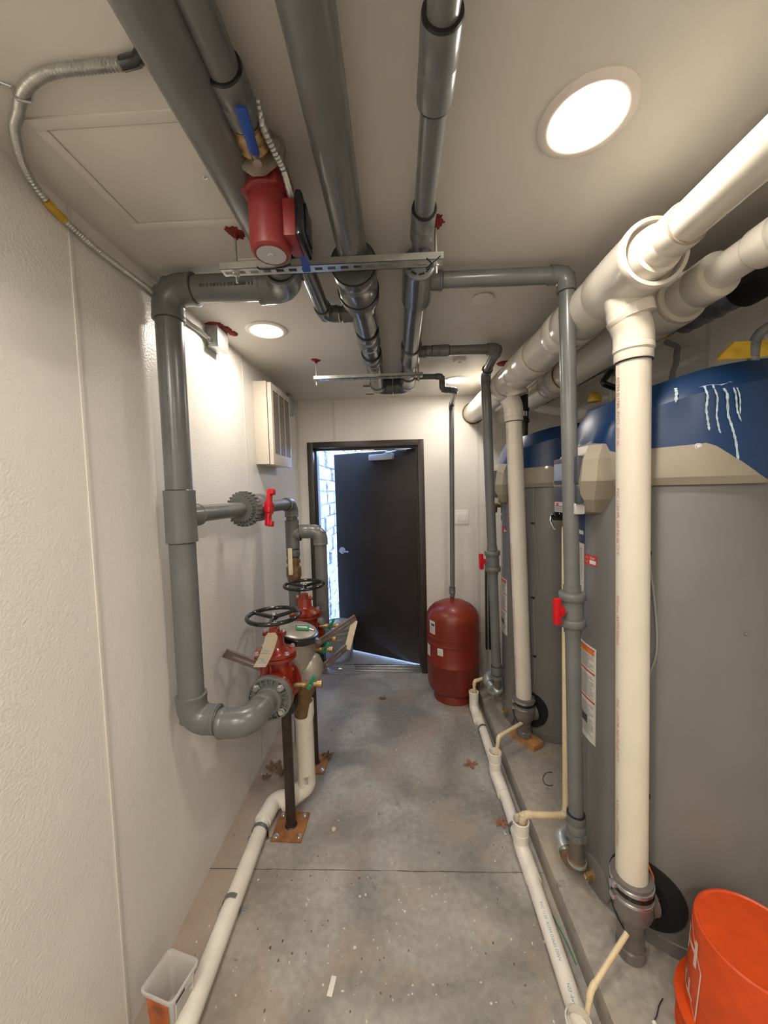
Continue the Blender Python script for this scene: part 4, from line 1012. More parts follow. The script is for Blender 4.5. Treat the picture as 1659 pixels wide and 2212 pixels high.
# ============================================================ BACKFLOW ASSEMBLY
XV, ZV = -.562, .785
def gate_valve(yc, lab):
    t = thing('gate_valve', lab, 'valve', (XV, yc, ZV-.09), 'red gate valves with black handwheels')
    ay = V((0, 1, 0)); c = V((XV, yc, ZV))
    bm = nb(); lathe(bm, c-ay*.075, ay, [(0, .093), (.018, .095), (.019, .055), (.05, .056), (.10, .056), (.131, .055), (.132, .095), (.15, .093)], 48)
    # neck
    tmx = Matrix.Translation(V((XV, yc, ZV+.07))); s_ = bmesh.new(); bmesh.ops.create_cone(s_, segments=40, radius1=.062, radius2=.055, depth=.14, cap_ends=True)
    bmesh.ops.scale(s_, verts=s_.verts, vec=(1.05, .72, 1)); bmesh.ops.transform(s_, matrix=tmx, verts=s_.verts); merge(bm, s_)
    for s in (-1, 1): box(bm, (XV-.004, yc+s*.068-.004 if s > 0 else yc-.07, ZV+.02), (XV+.004, yc+.07 if s > 0 else yc-.02, ZV+.14), .001)
    box(bm, (XV-.072, yc-.004, ZV+.02), (XV+.072, yc+.004, ZV+.14), .001)
    body = obj('valve_body', bm, 'red_paint', t)
    bm = nb()
    for zz in (.142, .160):
        s_ = bmesh.new(); bmesh.ops.create_cone(s_, segments=48, radius1=.092, radius2=.092, depth=.015, cap_ends=True); bmesh.ops.bevel(s_, geom=[e for e in s_.edges], offset=.002, segments=2, affect='EDGES')
        bmesh.ops.scale(s_, verts=s_.verts, vec=(1, .82, 1)); bmesh.ops.translate(s_, verts=s_.verts, vec=(XV, yc, ZV+zz)); merge(bm, s_)
    lathe(bm, (XV, yc, ZV+.166), (0, 0, 1), [(0, .070), (.012, .060), (.025, .044), (.035, .040), (.075, .036), (.082, .034)], 36)
    box(bm, (XV-.052, yc-.012, ZV+.235), (XV+.052, yc+.012, ZV+.252), .006)
    lathe(bm, (XV, yc, ZV+.246), (0, 0, 1), [(0, .026), (.025, .022), (.03, .016)], 28)
    bon = obj('bonnet', bm, 'red_paint', t)
    for sx, sy in ((-.066, -.045), (.066, -.045), (-.066, .045), (.066, .045)):
        bm = nb(); lathe(bm, (XV+sx, yc+sy, ZV+.167), (0, 0, 1), [(0, .012), (.002, .012), (.0025, .009), (.010, .009)], 6); obj('bolt', bm, 'zinc', bon)
    for s in (-1, 1):
        bm = nb(); lathe(bm, (XV+s*.04, yc, ZV+.252), (0, 0, 1), [(0, .008), (.012, .008)], 6); obj('gland_nut', bm, 'steel', bon)
    for a in (45, 135, 225, 315):
        bm = nb(); d = V((math.cos(math.radians(a)), 0, math.sin(math.radians(a)))); lathe(bm, c+d*.075+ay*.056, -ay, [(0, .011), (.012, .010)], 6); obj('flange_nut', bm, 'zinc', body)
    bm = nb(); rod(bm, (XV, yc, ZV+.25), (XV, yc, ZV+.325), .008); st = obj('stem', bm, 'steel', t)
    zc = ZV+.322; bm = nb(); R_ = .112; n = 56; pts = [(XV+R_*math.cos(2*PI*i/n), yc+R_*math.sin(2*PI*i/n), zc+.003) for i in range(n+1)]
    rings = []
    for i in range(n):
        a = 2*PI*i/n; rings.append([bm.verts.new((XV+(R_+.0095*math.cos(2*PI*k_/12))*math.cos(a), yc+(R_+.0095*math.cos(2*PI*k_/12))*math.sin(a), zc+.003+.0095*math.sin(2*PI*k_/12))) for k_ in range(12)])
    for i in range(n):
        for k_ in range(12): bm.faces.new((rings[i][k_], rings[(i+1) % n][k_], rings[(i+1) % n][(k_+1) % 12], rings[i][(k_+1) % 12]))
    hw = obj('handwheel', bm, 'black', t)
    for a in (40, 160, 280):
        bm = nb(); a = math.radians(a); tube(bm, [(XV+.015*math.cos(a), yc+.015*math.sin(a), zc-.004), (XV+.106*math.cos(a), yc+.106*math.sin(a), zc+.002)], [.0095, .0075], 10); obj('spoke', bm, 'black', hw)
    bm = nb(); lathe(bm, (XV, yc, zc-.014), (0, 0, 1), [(0, .016), (.018, .018), (.022, .014)], 16, 0); lathe(bm, (XV, yc, zc+.008), (0, 0, 1), [(0, .012), (.008, .010)], 6, 1); obj('hub', bm, ['black', 'steel'], hw)
    return t
G1 = gate_valve(1.588, 'nearer red gate valve with a paper tag hanging from its black wheel')
G2 = dup(G1, (XV, 2.118, ZV-.09), 'red gate valve farther back, beside the grey swan-neck pipe')
# tags
def papertag(org, path, w_, lab, txt=None):
    """a bent strip: path of 3-D centre points, width along x"""
    bm = nb(); a = []; b = []
    pts = spline(path, 5)
    for i, p in enumerate(pts):
        ww = w_*(1 if i > 3 else .6+.1*i)
        a.append(bm.verts.new(p+V((-ww, 0, 0)))); b.append(bm.verts.new(p+V((ww, .0, 0))))
    for i in range(len(pts)-1): bm.faces.new((a[i], a[i+1], b[i+1], b[i]))
    r_ = bmesh.ops.solidify(bm, geom=bm.faces[:], thickness=.0008)
    o = obj('paper_tag', bm, 'paper', loc=org); tag(o, lab, 'tag')
    return o, pts
pth = [(-.535, 1.48, 1.075), (-.535, 1.47, 1.055), (-.545, 1.462, 1.02), (-.558, 1.455, .985), (-.578, 1.440, .948)]
o, pts = papertag((-.55, 1.46, 1.0), pth, .026, 'cream paper tag marked OL on the nearer red valve')
def fnt(x, y): return (-.578+x, 1.452-.0016+y*.25-.0, .955+y*.95)
bm = text_bm('OL', .028, lambda x, y: (-.588+x, 1.4475+.33*y-.003, .963+y*.9), bm=None)
for i in range(4): box(bm, (-.572+i*.004, 1.4605+i*.004-.006, .998+i*.009), (-.540, 1.4615+i*.004-.006, 1.0+i*.009))
obj('handwriting', bm, 'ink_blue', o)
tub = [(-.56, 2.0, 1.0), (-.55, 1.97, .985), (-.54, 1.93, .975), (-.535, 1.90, .972)]

# reduced pressure body
t = thing('backflow_preventer', 'grey cast backflow preventer between the two red gate valves', 'backflow preventer', (-.53, 1.85, .7))
bm = nb()
lathe(bm, (XV, 1.668, ZV), (0, 1, 0), [(0, .088), (.014, .088), (.015, .055), (.04, .07), (.08, .092), (.12, .100), (.18, .102), (.24, .092), (.30, .07), (.33, .055), (.358, .055), (.36, .088), (.372, .088)], 44)
lathe(bm, (-.545, 1.79, ZV+.02), (.18, 0, 1), [(0, .100), (.06, .100), (.10, .092), (.125, .094)], 44)
lathe(bm, (-.50, 1.80, ZV-.02), (1, .1, .1), [(0, .08), (.05, .075), (.085, .055), (.10, .02)], 36)
obj('body', bm, 'cast_gray', t)
bm = nb(); ax = V((.18, -.05, 1)).normalized(); c = V((-.522, 1.79, ZV+.145))
lathe(bm, c, ax, [(0, .098), (.004, .106), (.030, .108), (.036, .104), (.037, .094)], 48); cr = obj('clamp_ring', bm, 'black', t)
bm = nb(); lathe(bm, c+ax*.03, ax, [(0, .096), (.010, .094), (.016, .085), (.018, .02)], 48); obj('cover_plate', bm, 'cast_gray', t)
bm = nb(); tm = Matrix.Translation(c+ax*.051) @ Matrix.Rotation(.17, 4, 'Y') @ Matrix.Rotation(.3, 4, 'Z')
box(bm, (-.01, -.03, -.002), (.055, .02, .004), .001, mtx=tm); box(bm, (-.005, -.012, .004), (.045, .0, .006), mi=1, mtx=tm); o = obj('nameplate', bm, ['green', 'white_label'], t)
bm = nb(); rod(bm, c+V((.10, -.03, .0)), c+V((.125, -.055, .0)), .012, 8); rod(bm, c+V((.09, .0, .03)), c+V((.02, .02, .045)), .008); obj('clamp_bolt', bm, 'steel', cr)
bm = nb(); lathe(bm, (-.49, 1.80, ZV-.07), (-.15, .0, -1), [(0, .055), (.02, .060), (.05, .058), (.09, .045), (.13, .036), (.20, .034)], 28); obj('relief_port', bm, 'bronze', t)
bm = nb(); box(bm, (XV-.07, 1.70, ZV-.14), (XV+.04, 1.80, ZV-.06), .01); box(bm, (XV-.05, 1.93, ZV-.14), (XV+.05, 2.02, ZV-.05), .01); obj('lower_housing', bm, 'black', t)
for y0, x0, z0, ln in ((1.64, -.50, .765, .13), (1.93, -.47, .80, .10), (2.04, -.49, .81, .12), (2.16, -.49, .845, .12)):
    bm = nb(); lathe(bm, (x0, y0, z0), (1, .03, .02), [(0, .010), (ln*.30, .010), (ln*.31, .014), (ln*.42, .014), (ln*.43, .011), (ln*.50, .015), (ln*.68, .015), (ln*.69, .011), (ln*.80, .011), (ln*.82, .017), (ln, .017)], 10); tc = obj('test_cock', bm, 'brass', t)
    bm = nb(); p = V((x0+ln*.62, y0, z0)); tm = Matrix.Translation(p+V((.0, -.012, .012))) @ Matrix.Rotation(.5, 4, 'Y'); box(bm, (-.010, -.006, -.028), (.010, .004, .000), .003, mtx=tm); box(bm, (-.008, -.010, -.002), (.008, .004, .040), .003, mtx=tm); obj('handle', bm, 'green_handle', tc)
    bm = nb(); lathe(bm, p+V((0, -.018, .012)), (0, -1, 0), [(0, .005), (.004, .005)], 6); obj('screw', bm, 'steel', tc)
# slotted arms
def arm(name, a, b, w_, up_, lab):
    a = V(a); b = V(b); d = (b-a).normalized(); u = V(up_); u = (u-d*u.dot(d)).normalized(); n_ = d.cross(u); L = (b-a).length
    tm = Matrix((d, u, n_)).transposed().to_4x4(); tm.translation = a; bm = nb()
    box(bm, (0, -w_, -.003), (L, -w_*.25, .003), .001, mtx=tm); box(bm, (0, w_*.25, -.003), (L, w_, .003), .001, mtx=tm)
    box(bm, (0, -w_*.25, -.003), (L*.15, w_*.25, .003), mtx=tm); box(bm, (L*.85, -w_*.25, -.003), (L, w_*.25, .003), mtx=tm); box(bm, (0, w_*.8, -.012), (L, w_, .003), .001, mtx=tm)
    return bm
t = thing('support_bracket', 'slotted mauve steel bracket arms sticking out beside the backflow preventer', 'bracket', (-.5, 1.8, .75))
for a, b, w_, u in (((-.80, 1.60, .935), (-.58, 1.69, .79), .020, (.3, -.2, 1)), ((-.43, 1.80, .735), (-.315, 2.06, .755), .017, (0, 0, 1)), ((-.46, 1.92, .83), (-.255, 2.06, .93), .017, (.3, 0, 1))):
    obj('arm', arm('arm', a, b, w_, u, ''), 'mauve_steel', t)
bm = nb(); box(bm, (-.018, -.002, 0), (.018, .003, .175), .002, mtx=Matrix.Translation(V((-.31, 2.06, .745))) @ Matrix.Rotation(.27, 4, 'Y')); obj('end_plate', bm, 'paper', t)
# pipe stands
for i, (x, y, lab) in enumerate(((-.567, 1.716, 'dark steel floor stand on a rusty plate under the nearer valve'), (-.542, 2.135, 'dark steel floor stand on a rusty plate, farther back'))):
    if i == 0:
        S1 = t = thing('pipe_stand', lab, 'pipe stand', (x, y, 0), 'steel stands under the backflow valves')
        bm = nb(); rod(bm, (x, y, .008), (x, y, .62), .024, 20); lathe(bm, (x, y, .008), (0, 0, 1), [(0, .032), (.006, .026)], 20); obj('post', bm, 'dark_steel', t)
        bm = nb(); tm = Matrix.Translation(V((x+.0, y-.0, 0))) @ Matrix.Rotation(-.04, 4, 'Z'); box(bm, (-.075, -.085, 0), (.075, .075, .009), .002, mtx=tm); pl = obj('base_plate', bm, 'rust', t)
        for sx, sy in ((-.055, -.062), (.055, -.062), (-.055, .055), (.055, .055)):
            bm = nb(); lathe(bm, (x+sx, y+sy, .009), (0, 0, 1), [(0, .013), (.002, .013), (.0022, .008), (.009, .008), (.010, .004)], 12); obj('anchor_bolt', bm, 'steel', pl)
        bm = nb(); box(bm, (x-.05, y-.04, .60), (x+.05, y+.04, .66), .008); obj('saddle', bm, 'black', t)
    else: dup(S1, (x, y, 0), lab)

# ---- drain funnel, left drain line
t = thing('drain_pipe', 'white drain line along the left wall with a standpipe below the backflow preventer', 'pipe', (-.69, 1.4, 0))
fx, fy = -.515, 1.84; rD = .034
bm = nb(); lathe(bm, (fx, fy, .47), (0, 0, 1), [(0, .046), (.03, .052), (.10, .052), (.103, .049), (.10, .046), (.03, .045)], 36, cap=False); obj('funnel', bm, 'drain_pvc', t)
f_pipe(t, (fx, fy, .15), (fx, fy, .52), .046, 'white_pvc')
L0 = V((-.70, 1.80, rD)); L1 = V((-.672, .2, rD)); sp_ = V((fx, fy, .14))
bm = nb(); tube(bm, rounded([sp_+V((0, 0, .05)), sp_+V((0, 0, -.03)), V((-.60, 1.82, .055)), V((-.64, 1.81, .045))], .035, 8), [.050]*11+[.047]*9+[.040]*max(0, 0) if False else .046, 28); obj('elbow', bm, 'drain_pvc', t)
bm = nb(); tube(bm, rounded([V((-.615, 1.83, .05)), V((-.685, 1.825, .040)), V((-.702, 1.70, rD+.004))], .04, 8), .041, 28); obj('elbow', bm, 'drain_pvc', t)
f_pipe(t, V((-.70, 1.72, rD)), L1, rD, 'drain_pvc')
def pclamp(par, c, ax, r, m='zinc', one=False):
    ax = V(ax).normalized(); s = ax.cross(V((0, 0, 1))).normalized(); bm = nb(); c = V(c); n = 16; P = []
    for i in range(n+1): a = PI*i/n; P.append(c+s*math.cos(a)*(r+.0015)+V((0, 0, 1))*math.sin(a)*(r+.0015))
    P = [c+s*(r+.0015)-V((0, 0, r-.001))]+P+[c-s*(r+.0015)-V((0, 0, r-.001))]
    a_ = [bm.verts.new(p-ax*.010) for p in P]; b_ = [bm.verts.new(p+ax*.010) for p in P]
    for i in range(len(P)-1): bm.faces.new((a_[i], a_[i+1], b_[i+1], b_[i]))
    bmesh.ops.solidify(bm, geom=bm.faces[:], thickness=.0015)
    for sg in (1, -1):
        e = c+s*sg*(r+.012); tm = Matrix((s, ax, V((0, 0, 1)))).transposed().to_4x4(); tm.translation = V((e.x, e.y, 0.0))
        box(bm, (-.013, -.010, .0), (.013, .010, .0025), .001, mtx=tm)
        lathe(bm, V((e.x, e.y, .002))+s*sg*.002, (0, 0, 1), [(0, .006), (.004, .005)], 6, 1)
    return obj('pipe_clamp', bm, [m, 'steel'], par)
pclamp(t, (-.70, 1.655, rD), (0.0, 1, 0), rD+.002); pclamp(t, (-.696, 1.345, rD), (-.015, 1, 0), rD); pclamp(t, (-.68, .5, rD), (-.015, 1, 0), rD)

# ---- right drain line with funnels
t = thing('drain_pipe', 'white drain line on the floor along the edge of the raised pad', 'pipe', (.52, 1.8, 0))
rR = .028; f_pipe(t, (.537, 2.60, rR), (.520, 1.50, rR), rR, 'drain_pvc'); f_pipe(t, (.520, 1.50, rR), (.500, .2, rR), rR, 'drain_pvc')
def standp(c, y_):
    x, y, zt = c
    bm = nb(); lathe(bm, (x, y, .075), (0, 0, 1), [(0, rR*1.2), (.040, rR*1.2), (.041, rR*1.12), (.050, rR*1.12), (.051, rR*1.24), (zt-.075, rR*1.30), (zt-.073, rR*1.18), (zt-.085, rR*1.12), (.06, rR)], 32, cap=False); obj('funnel', bm, 'drain_pvc', t)
    bm = nb(); tube(bm, rounded([V((x, y, .10)), V((x, y, .055)), V((.522, y-.085, rR)), V((.521, y-.13, rR))], .03, 7), rR*1.17, 26); tube(bm, [V((.523, y+.02, rR)), V((.521, y-.12, rR))], rR*1.12, 26); obj('wye', bm, 'drain_pvc', t)
standp((.512, 1.58, .17), 0); standp((.510, 2.01, .17), 0); standp((.520, 2.64, .165), 0); standp((.480, .985, .125), 0)
pclamp(t, (.5345, 2.42, rR), (.01, 1, 0), rR); pclamp(t, (.522, 1.69, rR), (.01, 1, 0), rR)
s = .05
def fnp(x, y):  # runs toward the camera on top-left of the pipe
    yy = 1.40-s-x; a = math.radians(112)-y/rR; cx_ = .520-(1.5-yy)*.0154
    return (cx_+(rR+.0005)*math.cos(a), yy, rR+(rR+.0005)*math.sin(a))
for tx in ('PVC 1120  ASTM D2665 DWV', 'NSF-dwv  2 IN SCH 40', 'PVC 1120  ASTM D1785'):
    obj('printed_text', text_bm(tx, .014, fnp), 'ink_blue', t); s += .235

# ---- cream condensate lines
def cond(pts, r, lab, rad=.012, socks=True, sc=1.0):
    t = thing('condensate_pipe', lab, 'pipe', pts[0]); pts = [V(p) for p in pts]
    for a, b in zip(pts, pts[1:]): f_pipe(t, a, b, r, 'cream_cpvc', seg=16)
    for i in range(1, len(pts)-1):
        f_elbow(t, pts[i], pts[i]-pts[i-1], pts[i+1]-pts[i], r, 'cream_cpvc', leg=r*2.6, seam='cream_cpvc')
    return t
cond([(.714, 1.61, 1.475), (.722, 1.61, .165), (.524, 1.59, .188), (.518, 1.59, .10)], .0135, 'cream pipe from the near relief valve down into a floor funnel')
cond([(.695, 1.12, .225), (.540, 1.035, .150), (.500, .995, .07)], .0078, 'cream pipe slanting from the near grey tee to the closest floor funnel')
cond([(.715, 2.17, .235), (.545, 2.06, .225), (.515, 2.02, .10)], .0105, 'cream pipe slanting from the far grey tee to a floor funnel')
cond([(.70, 2.73, 1.47), (.70, 2.73, .25), (.527, 2.65, .235), (.523, 2.645, .10)], .0115, 'cream pipe running down behind the far riser into the farthest funnel')

# ============================================================ CEILING ITEMS
def downlight(c, lab, lm_='lens'):
    t = thing('recessed_light', lab, 'ceiling light', c, 'round recessed ceiling lights'); c = V(c); bm = nb()
    lathe(bm, c, (0, 0, -1), [(0, .098), (.003, .0985), (.006, .095), (.008, .085), (.006, .070), (.004, .068)], 64, cap=False); obj('trim_ring', bm, 'ring_white', t)
    bm = nb(); lathe(bm, c, (0, 0, -1), [(0.001, .070), (.0045, .0695)], 64); obj('lens', bm, lm_, t); return t
D1 = downlight((.424, .86, ZC), 'large-looking round ceiling light nearest the camera, by the white duct')
dup(D1, (-.617, 1.822, ZC), 'round ceiling light by the left wall near the metal box')
dup(D1, (.447, 2.775, ZC), 'farthest round ceiling light, above the red tank')
D4 = downlight((-.617, -.10, ZC), 'round ceiling light behind the camera on the left', 'lens_rear')
dup(D4, (.424, -.75, ZC), 'unseen round light added behind the camera on the right as fill'); dup(D4, (-.617, -1.4, ZC), 'unseen round light added at the rear end of the room as fill')  # two out-of-view lamps added to brighten and flatten the room
def sprink(c, lab, k_):
    t = thing('smoke_detector', lab, 'detector', c); c = V(c); bm = nb()
    if k_: lathe(bm, c, (0, 0, -1), [(0, .040), (.006, .041), (.012, .034), (.016, .032), (.017, .012), (.024, .011)], 32)
    else: lathe(bm, c, (0, 0, -1), [(0, .030), (.002, .042), (.008, .044), (.010, .043)], 32)
    obj('housing', bm, 'white_plastic', t)
sprink((.372, 1.602, ZC), 'flat white disc on the ceiling between pipe and white duct', 0)
sprink((.398, 2.34, ZC), 'small white ceiling detector near the farthest light', 1)
# access hatch
t = thing('access_panel', 'white square access panel in the ceiling at upper left', 'access panel', (-.6, .95, ZC))
x0, x1, y0, y1 = -.752, -.36, .785, 1.112; bm = nb()
for lo, hi in (((x0, y0), (x1, y0+.024)), ((x0, y1-.024), (x1, y1)), ((x0, y0+.024), (x0+.024, y1-.024)), ((x1-.024, y0+.024), (x1, y1-.024))): box(bm, (*lo, ZC-.005), (*hi, ZC-.0001), .0008)
obj('frame', bm, 'hatch_white', t)
bm = nb(); box(bm, (x0+.0265, y0+.0265, ZC-.003), (x1-.0265, y1-.0265, ZC-.0001), .0006); pn = obj('panel', bm, 'hatch_white', t)
bm = nb(); lathe(bm, (-.458, .949, ZC-.002), (0, 0, -1), [(0, .006), (.002, .006), (.0021, .003), (.001, .002)], 14); obj('latch', bm, 'steel', pn)
bm = nb(); box(bm, (-.52, 1.27, ZC-.006), (-.3, 1.31, ZC), .002); tag(obj('ceiling_strip', bm, 'trim_white', loc=(-.4, 1.29, ZC)), 'white strip on the ceiling above the horizontal grey pipe', 'trim strip')
# vent
t = thing('ceiling_vent', 'white slatted ceiling vent behind the end of the grey pipes', 'vent', (-.05, 2.93, ZC))
bm = nb(); x0, x1, y0, y1 = -.24, .10, 2.80, 3.06
for lo, hi in (((x0, y0), (x1, y0+.03)), ((x0, y1-.03), (x1, y1)), ((x0, y0), (x0+.07, y1)), ((x1-.03, y0), (x1, y1))): box(bm, (*lo, ZC-.012), (*hi, ZC), .002)
obj('frame', bm, 'white_plastic', t); bm = nb()
for i in range(16):
    x = x0+.075+i*.0155; box(bm, (x, y0+.03, ZC-.011), (x+.006, y1-.03, ZC-.002))
obj('grille', bm, 'white_plastic', t); bm = nb(); box(bm, (x0+.06, y0+.02, ZC-.002), (x1-.02, y1-.02, ZC-.0005)); obj('backing', bm, 'seam', t)
bm = nb(); lathe(bm, (.70, 2.445, ZC), (0, 0, -1), [(0, .05), (.008, .04), (.012, .02)], 11); tag(obj('firestop_caulk', bm, 'caulk', loc=(.68, 2.44, ZC)), 'dark red caulk patch on the ceiling beside the white duct', 'caulk')

# ---- armoured conduit on ceiling / left wall
pts = spline([(-.40, .66, 2.43), (-.445, .69, 2.428), (-.53, .695, 2.428), (-.62, .70, 2.428), (-.69, .725, 2.428), (-.745, .765, 2.428), (-.79, .80, 2.425), (-.84, .87, 2.41), (-.856, .95, 2.388), (-.856, 1.08, 2.372), (-.856, 1.22, 2.375), (-.856, 1.36, 2.38), (-.856, 1.55, 2.37), (-.856, 1.65, 2.375), (-.852, 1.725, 2.365)], 120)
# resample evenly
out = [pts[0]]; acc = 0
for a, b in zip(pts, pts[1:]):
    acc += (b-a).length
    if acc > .0036: out.append(b); acc -= .0036
t = thing('flexible_conduit', 'ribbed metal conduit curving over the ceiling and along the left wall', 'conduit', (-.7, .72, 2.42))
bm = nb(); tube(bm, out, [.0100 if i % 2 else .0072 for i in range(len(out))], 12); obj('armour', bm, 'zinc', t)
bm = nb(); tube(bm, [(-.43, .680, 2.429), (-.445, .69, 2.428), (-.475, .694, 2.428)], .0106, 12); obj('sleeve', bm, 'black', t)
bm = nb(); c = V((-.70, .733, 2.428)); tube(bm, [c+V((.012, .006, .012)), c+V((.010, .004, -.010)), c+V((-.008, -.006, -.013)), c+V((-.014, -.008, .008)), c+V((-.034, -.018, .010))], .003, 8); lathe(bm, c+V((-.034, -.018, .006)), (0, 0, -1), [(0, .006), (.004, .005)], 6); obj('strap', bm, 'steel', t)
bm = nb(); tube(bm, [p for p in out if .93 < p.y < .985 and p.x < -.8], .0103, 12); obj('tape', bm, 'yellow_tape', t)
# junction box
t = thing('junction_box', 'galvanised electrical box at the top of the left wall', 'junction box', (-.83, 1.80, 2.38))
bm = nb(); box(bm, (XL, 1.725, 2.335), (XL+.056, 1.825, 2.435), .002); bx = obj('box', bm, 'galv', t)
bm = nb(); box(bm, (XL+.056, 1.722, 2.332), (XL+.059, 1.828, 2.438), .001); obj('cover', bm, 'zinc', t)
bm = nb(); lathe(bm, (XL+.02, 1.725, 2.405), (0, -1, 0), [(0, .011), (.001, .0105)], 20); lathe(bm, (XL+.02, 1.724, 2.405), (0, -1, 0), [(0, .009), (.0015, .0085)], 20); obj('knockout', bm, 'zinc', bx)
bm = nb(); lathe(bm, (-.850, 1.725, 2.362), (0, -1, 0), [(0, .014), (.006, .014), (.007, .011), (.02, .011)], 8); obj('connector', bm, 'steel', bx)
bm = nb()
for (x, y, sx, sy) in ((-.835, 1.74, .04, .03), (-.80, 1.79, .022, .035), (-.79, 1.84, .02, .03)):
    tmpb = bmesh.new(); bmesh.ops.create_icosphere(tmpb, subdivisions=3, radius=1)
    for v in tmpb.verts: v.co = V((x+v.co.x*sx*(1+.2*math.sin(v.co.y*9)), y+v.co.y*sy, ZC+v.co.z*.010))
    merge(bm, tmpb)
obj('firestop_caulk', bm, 'caulk', t)

# ---- wall heater
t = thing('wall_heater', 'cream wall heater with slatted grille high on the left wall', 'heater', (XL, 2.46, 2.05))
bm = nb(); box(bm, (XL, 2.27, 1.830), (XL+.083, 2.66, 2.335), .003); obj('case', bm, 'heater_white', t)
bm = nb(); box(bm, (XL+.086, 2.272, 1.826), (XL+.112, 2.665, 2.328), .005); fc = obj('front_cover', bm, 'heater_white', t)
bm = nb(); box(bm, (XL+.082, 2.276, 1.834), (XL+.087, 2.655, 2.325)); obj('gap', bm, 'seam', t)
bm = nb(); Xf = XL+.112
for j in range(3):
    yy0 = 2.305+j*.116; yy1 = yy0+.098
    box(bm, (Xf-.002, yy0, 1.895), (Xf+.0006, yy1, 2.285), mi=1)
    n = 44
    for i in range(n):
        z = 1.897+i*(.386/n); box(bm, (Xf-.001, yy0, z), (Xf+.0012, yy1, z+.0024))
obj('grille', bm, ['heater_white', 'ink'], fc)
bm = nb(); box(bm, (XL, 2.92, 2.27), (XL+.04, 3.04, 2.42), .003); tag(obj('metal_box', bm, 'galv', loc=(XL, 2.98, 2.34)), 'small galvanised box behind the wall heater near the corner', 'box')
# light switch
t = thing('light_switch', 'white double light switch on the back wall above the red tank', 'light switch', (.55, YB, 1.395))
bm = nb(); box(bm, (.49, YB-.009, 1.335), (.612, YB, 1.457), .004); pl = obj('plate', bm, 'bright_plastic', t)
for x in (.528, .574):
    bm = nb(); box(bm, (x-.016, YB-.014, 1.362), (x+.016, YB-.004, 1.43), .002, mtx=Matrix.Translation(V((0, 0, 0)))); obj('rocker', bm, 'bright_plastic', t)
for x in (.528, .574):
    bm = nb(); lathe(bm, (x, YB-.006, 1.447), (0, -1, 0), [(0, .003), (.001, .0025)], 10); obj('screw', bm, 'steel', pl)
# dark rail on back wall behind riser 2
bm = nb(); box(bm, (.745, YB-.03, .22), (.757, YB, .98), .002); box(bm, (.775, YB-.028, .22), (.80, YB, .98), .002)
tag(obj('wall_rail', bm, 'dark_steel', loc=(.77, YB, .2)), 'dark metal rail low on the back wall behind the far riser', 'rail')

# ============================================================ BUCKETS, TUB
t = thing('gray_bucket', 'grey lidded bucket propping the door open outside the threshold', 'bucket', (-.615, 3.56, -.004)); c = V((-.615, 3.56, -.004))
bm = nb(); lathe(bm, c, (0, 0, 1), [(0, .125), (.006, .130), (.28, .146), (.285, .153), (.295, .153), (.30, .148), (.33, .149)], 48); obj('pail', bm, 'gray_bucket', t)
bm = nb(); lathe(bm, c+V((0, 0, .325)), (0, 0, 1), [(0, .150), (.002, .156), (.022, .157), (.027, .154), (.028, .147), (.020, .144), (.020, .02)], 48); obj('lid', bm, 'gray_bucket', t)
bm = nb(); tube(bm, [c+V((.153*math.cos(a), .153*math.sin(a), .29-.05*math.sin((a-3.3)/(6.1-3.3)*PI))) for a in [3.3+i*.1 for i in range(29)]], .002, 6); obj('bail', bm, 'steel', t)

ob = V((.905, .925, .1))
t = thing('orange_bucket', 'upturned orange bucket with white lettering on the pad at lower right', 'bucket', ob)
H_ = .362
def rb(z): return .150+(.129-.150)*z/H_
bm = nb(); lathe(bm, ob, (0, 0, 1), [(0, .150), (H_-.012, .1295), (H_-.002, .127), (H_, .122), (H_-.004, .118), (H_-.005, .01)], 72); pail = obj('pail', bm, 'orange_plastic', t)
bm = nb(); lathe(bm, ob, (0, 0, 1), [(0, .158), (.004, .163), (.010, .163), (.012, .156), (.045, .156), (.047, .162), (.053, .162), (.055, .156), (.095, .157), (.098, .166), (.104, .166), (.107, .150)], 72); obj('rim_collar', bm, 'orange_plastic', t)
bm = nb()
def ob_p(ang_, z, off=.0008):
    a = math.radians(ang_); r = rb(z)+off; return (ob.x+r*math.cos(a), ob.y+r*math.sin(a), ob.z+z)
def line(bm, a0, z0, a1, z1, w_=.0022, n=16):
    A_ = []; B_ = []; da, dz = (a1-a0)*.0024, z1-z0; L = math.hypot(da, dz); na, nz = -dz/L, da/L
    for i in range(n+1):
        a = a0+(a1-a0)*i/n; z = z0+(z1-z0)*i/n
        A_.append(bm.verts.new(ob_p(a+na*w_/.0024, z+nz*w_))); B_.append(bm.verts.new(ob_p(a-na*w_/.0024, z-nz*w_)))
    for i in range(n): bm.faces.new((A_[i], A_[i+1], B_[i+1], B_[i]))
line(bm, 178, .255, 176, .11); line(bm, 178, .255, 150, .352); line(bm, 176, .11, 150, .20, .0014)
def txt(body, size, a_right, z_base):
    def fn(x, y): return ob_p(a_right-math.degrees(x/.14), z_base-y)   # upside down
    text_bm(body, size, fn, bm=bm, bold=.0016)
txt('HOME', .105, 173, .315); txt('THE', .062, 169, .185)
obj('lettering', bm, 'bucket_white', pail)['label'] = 'pale upside-down lettering and frame'

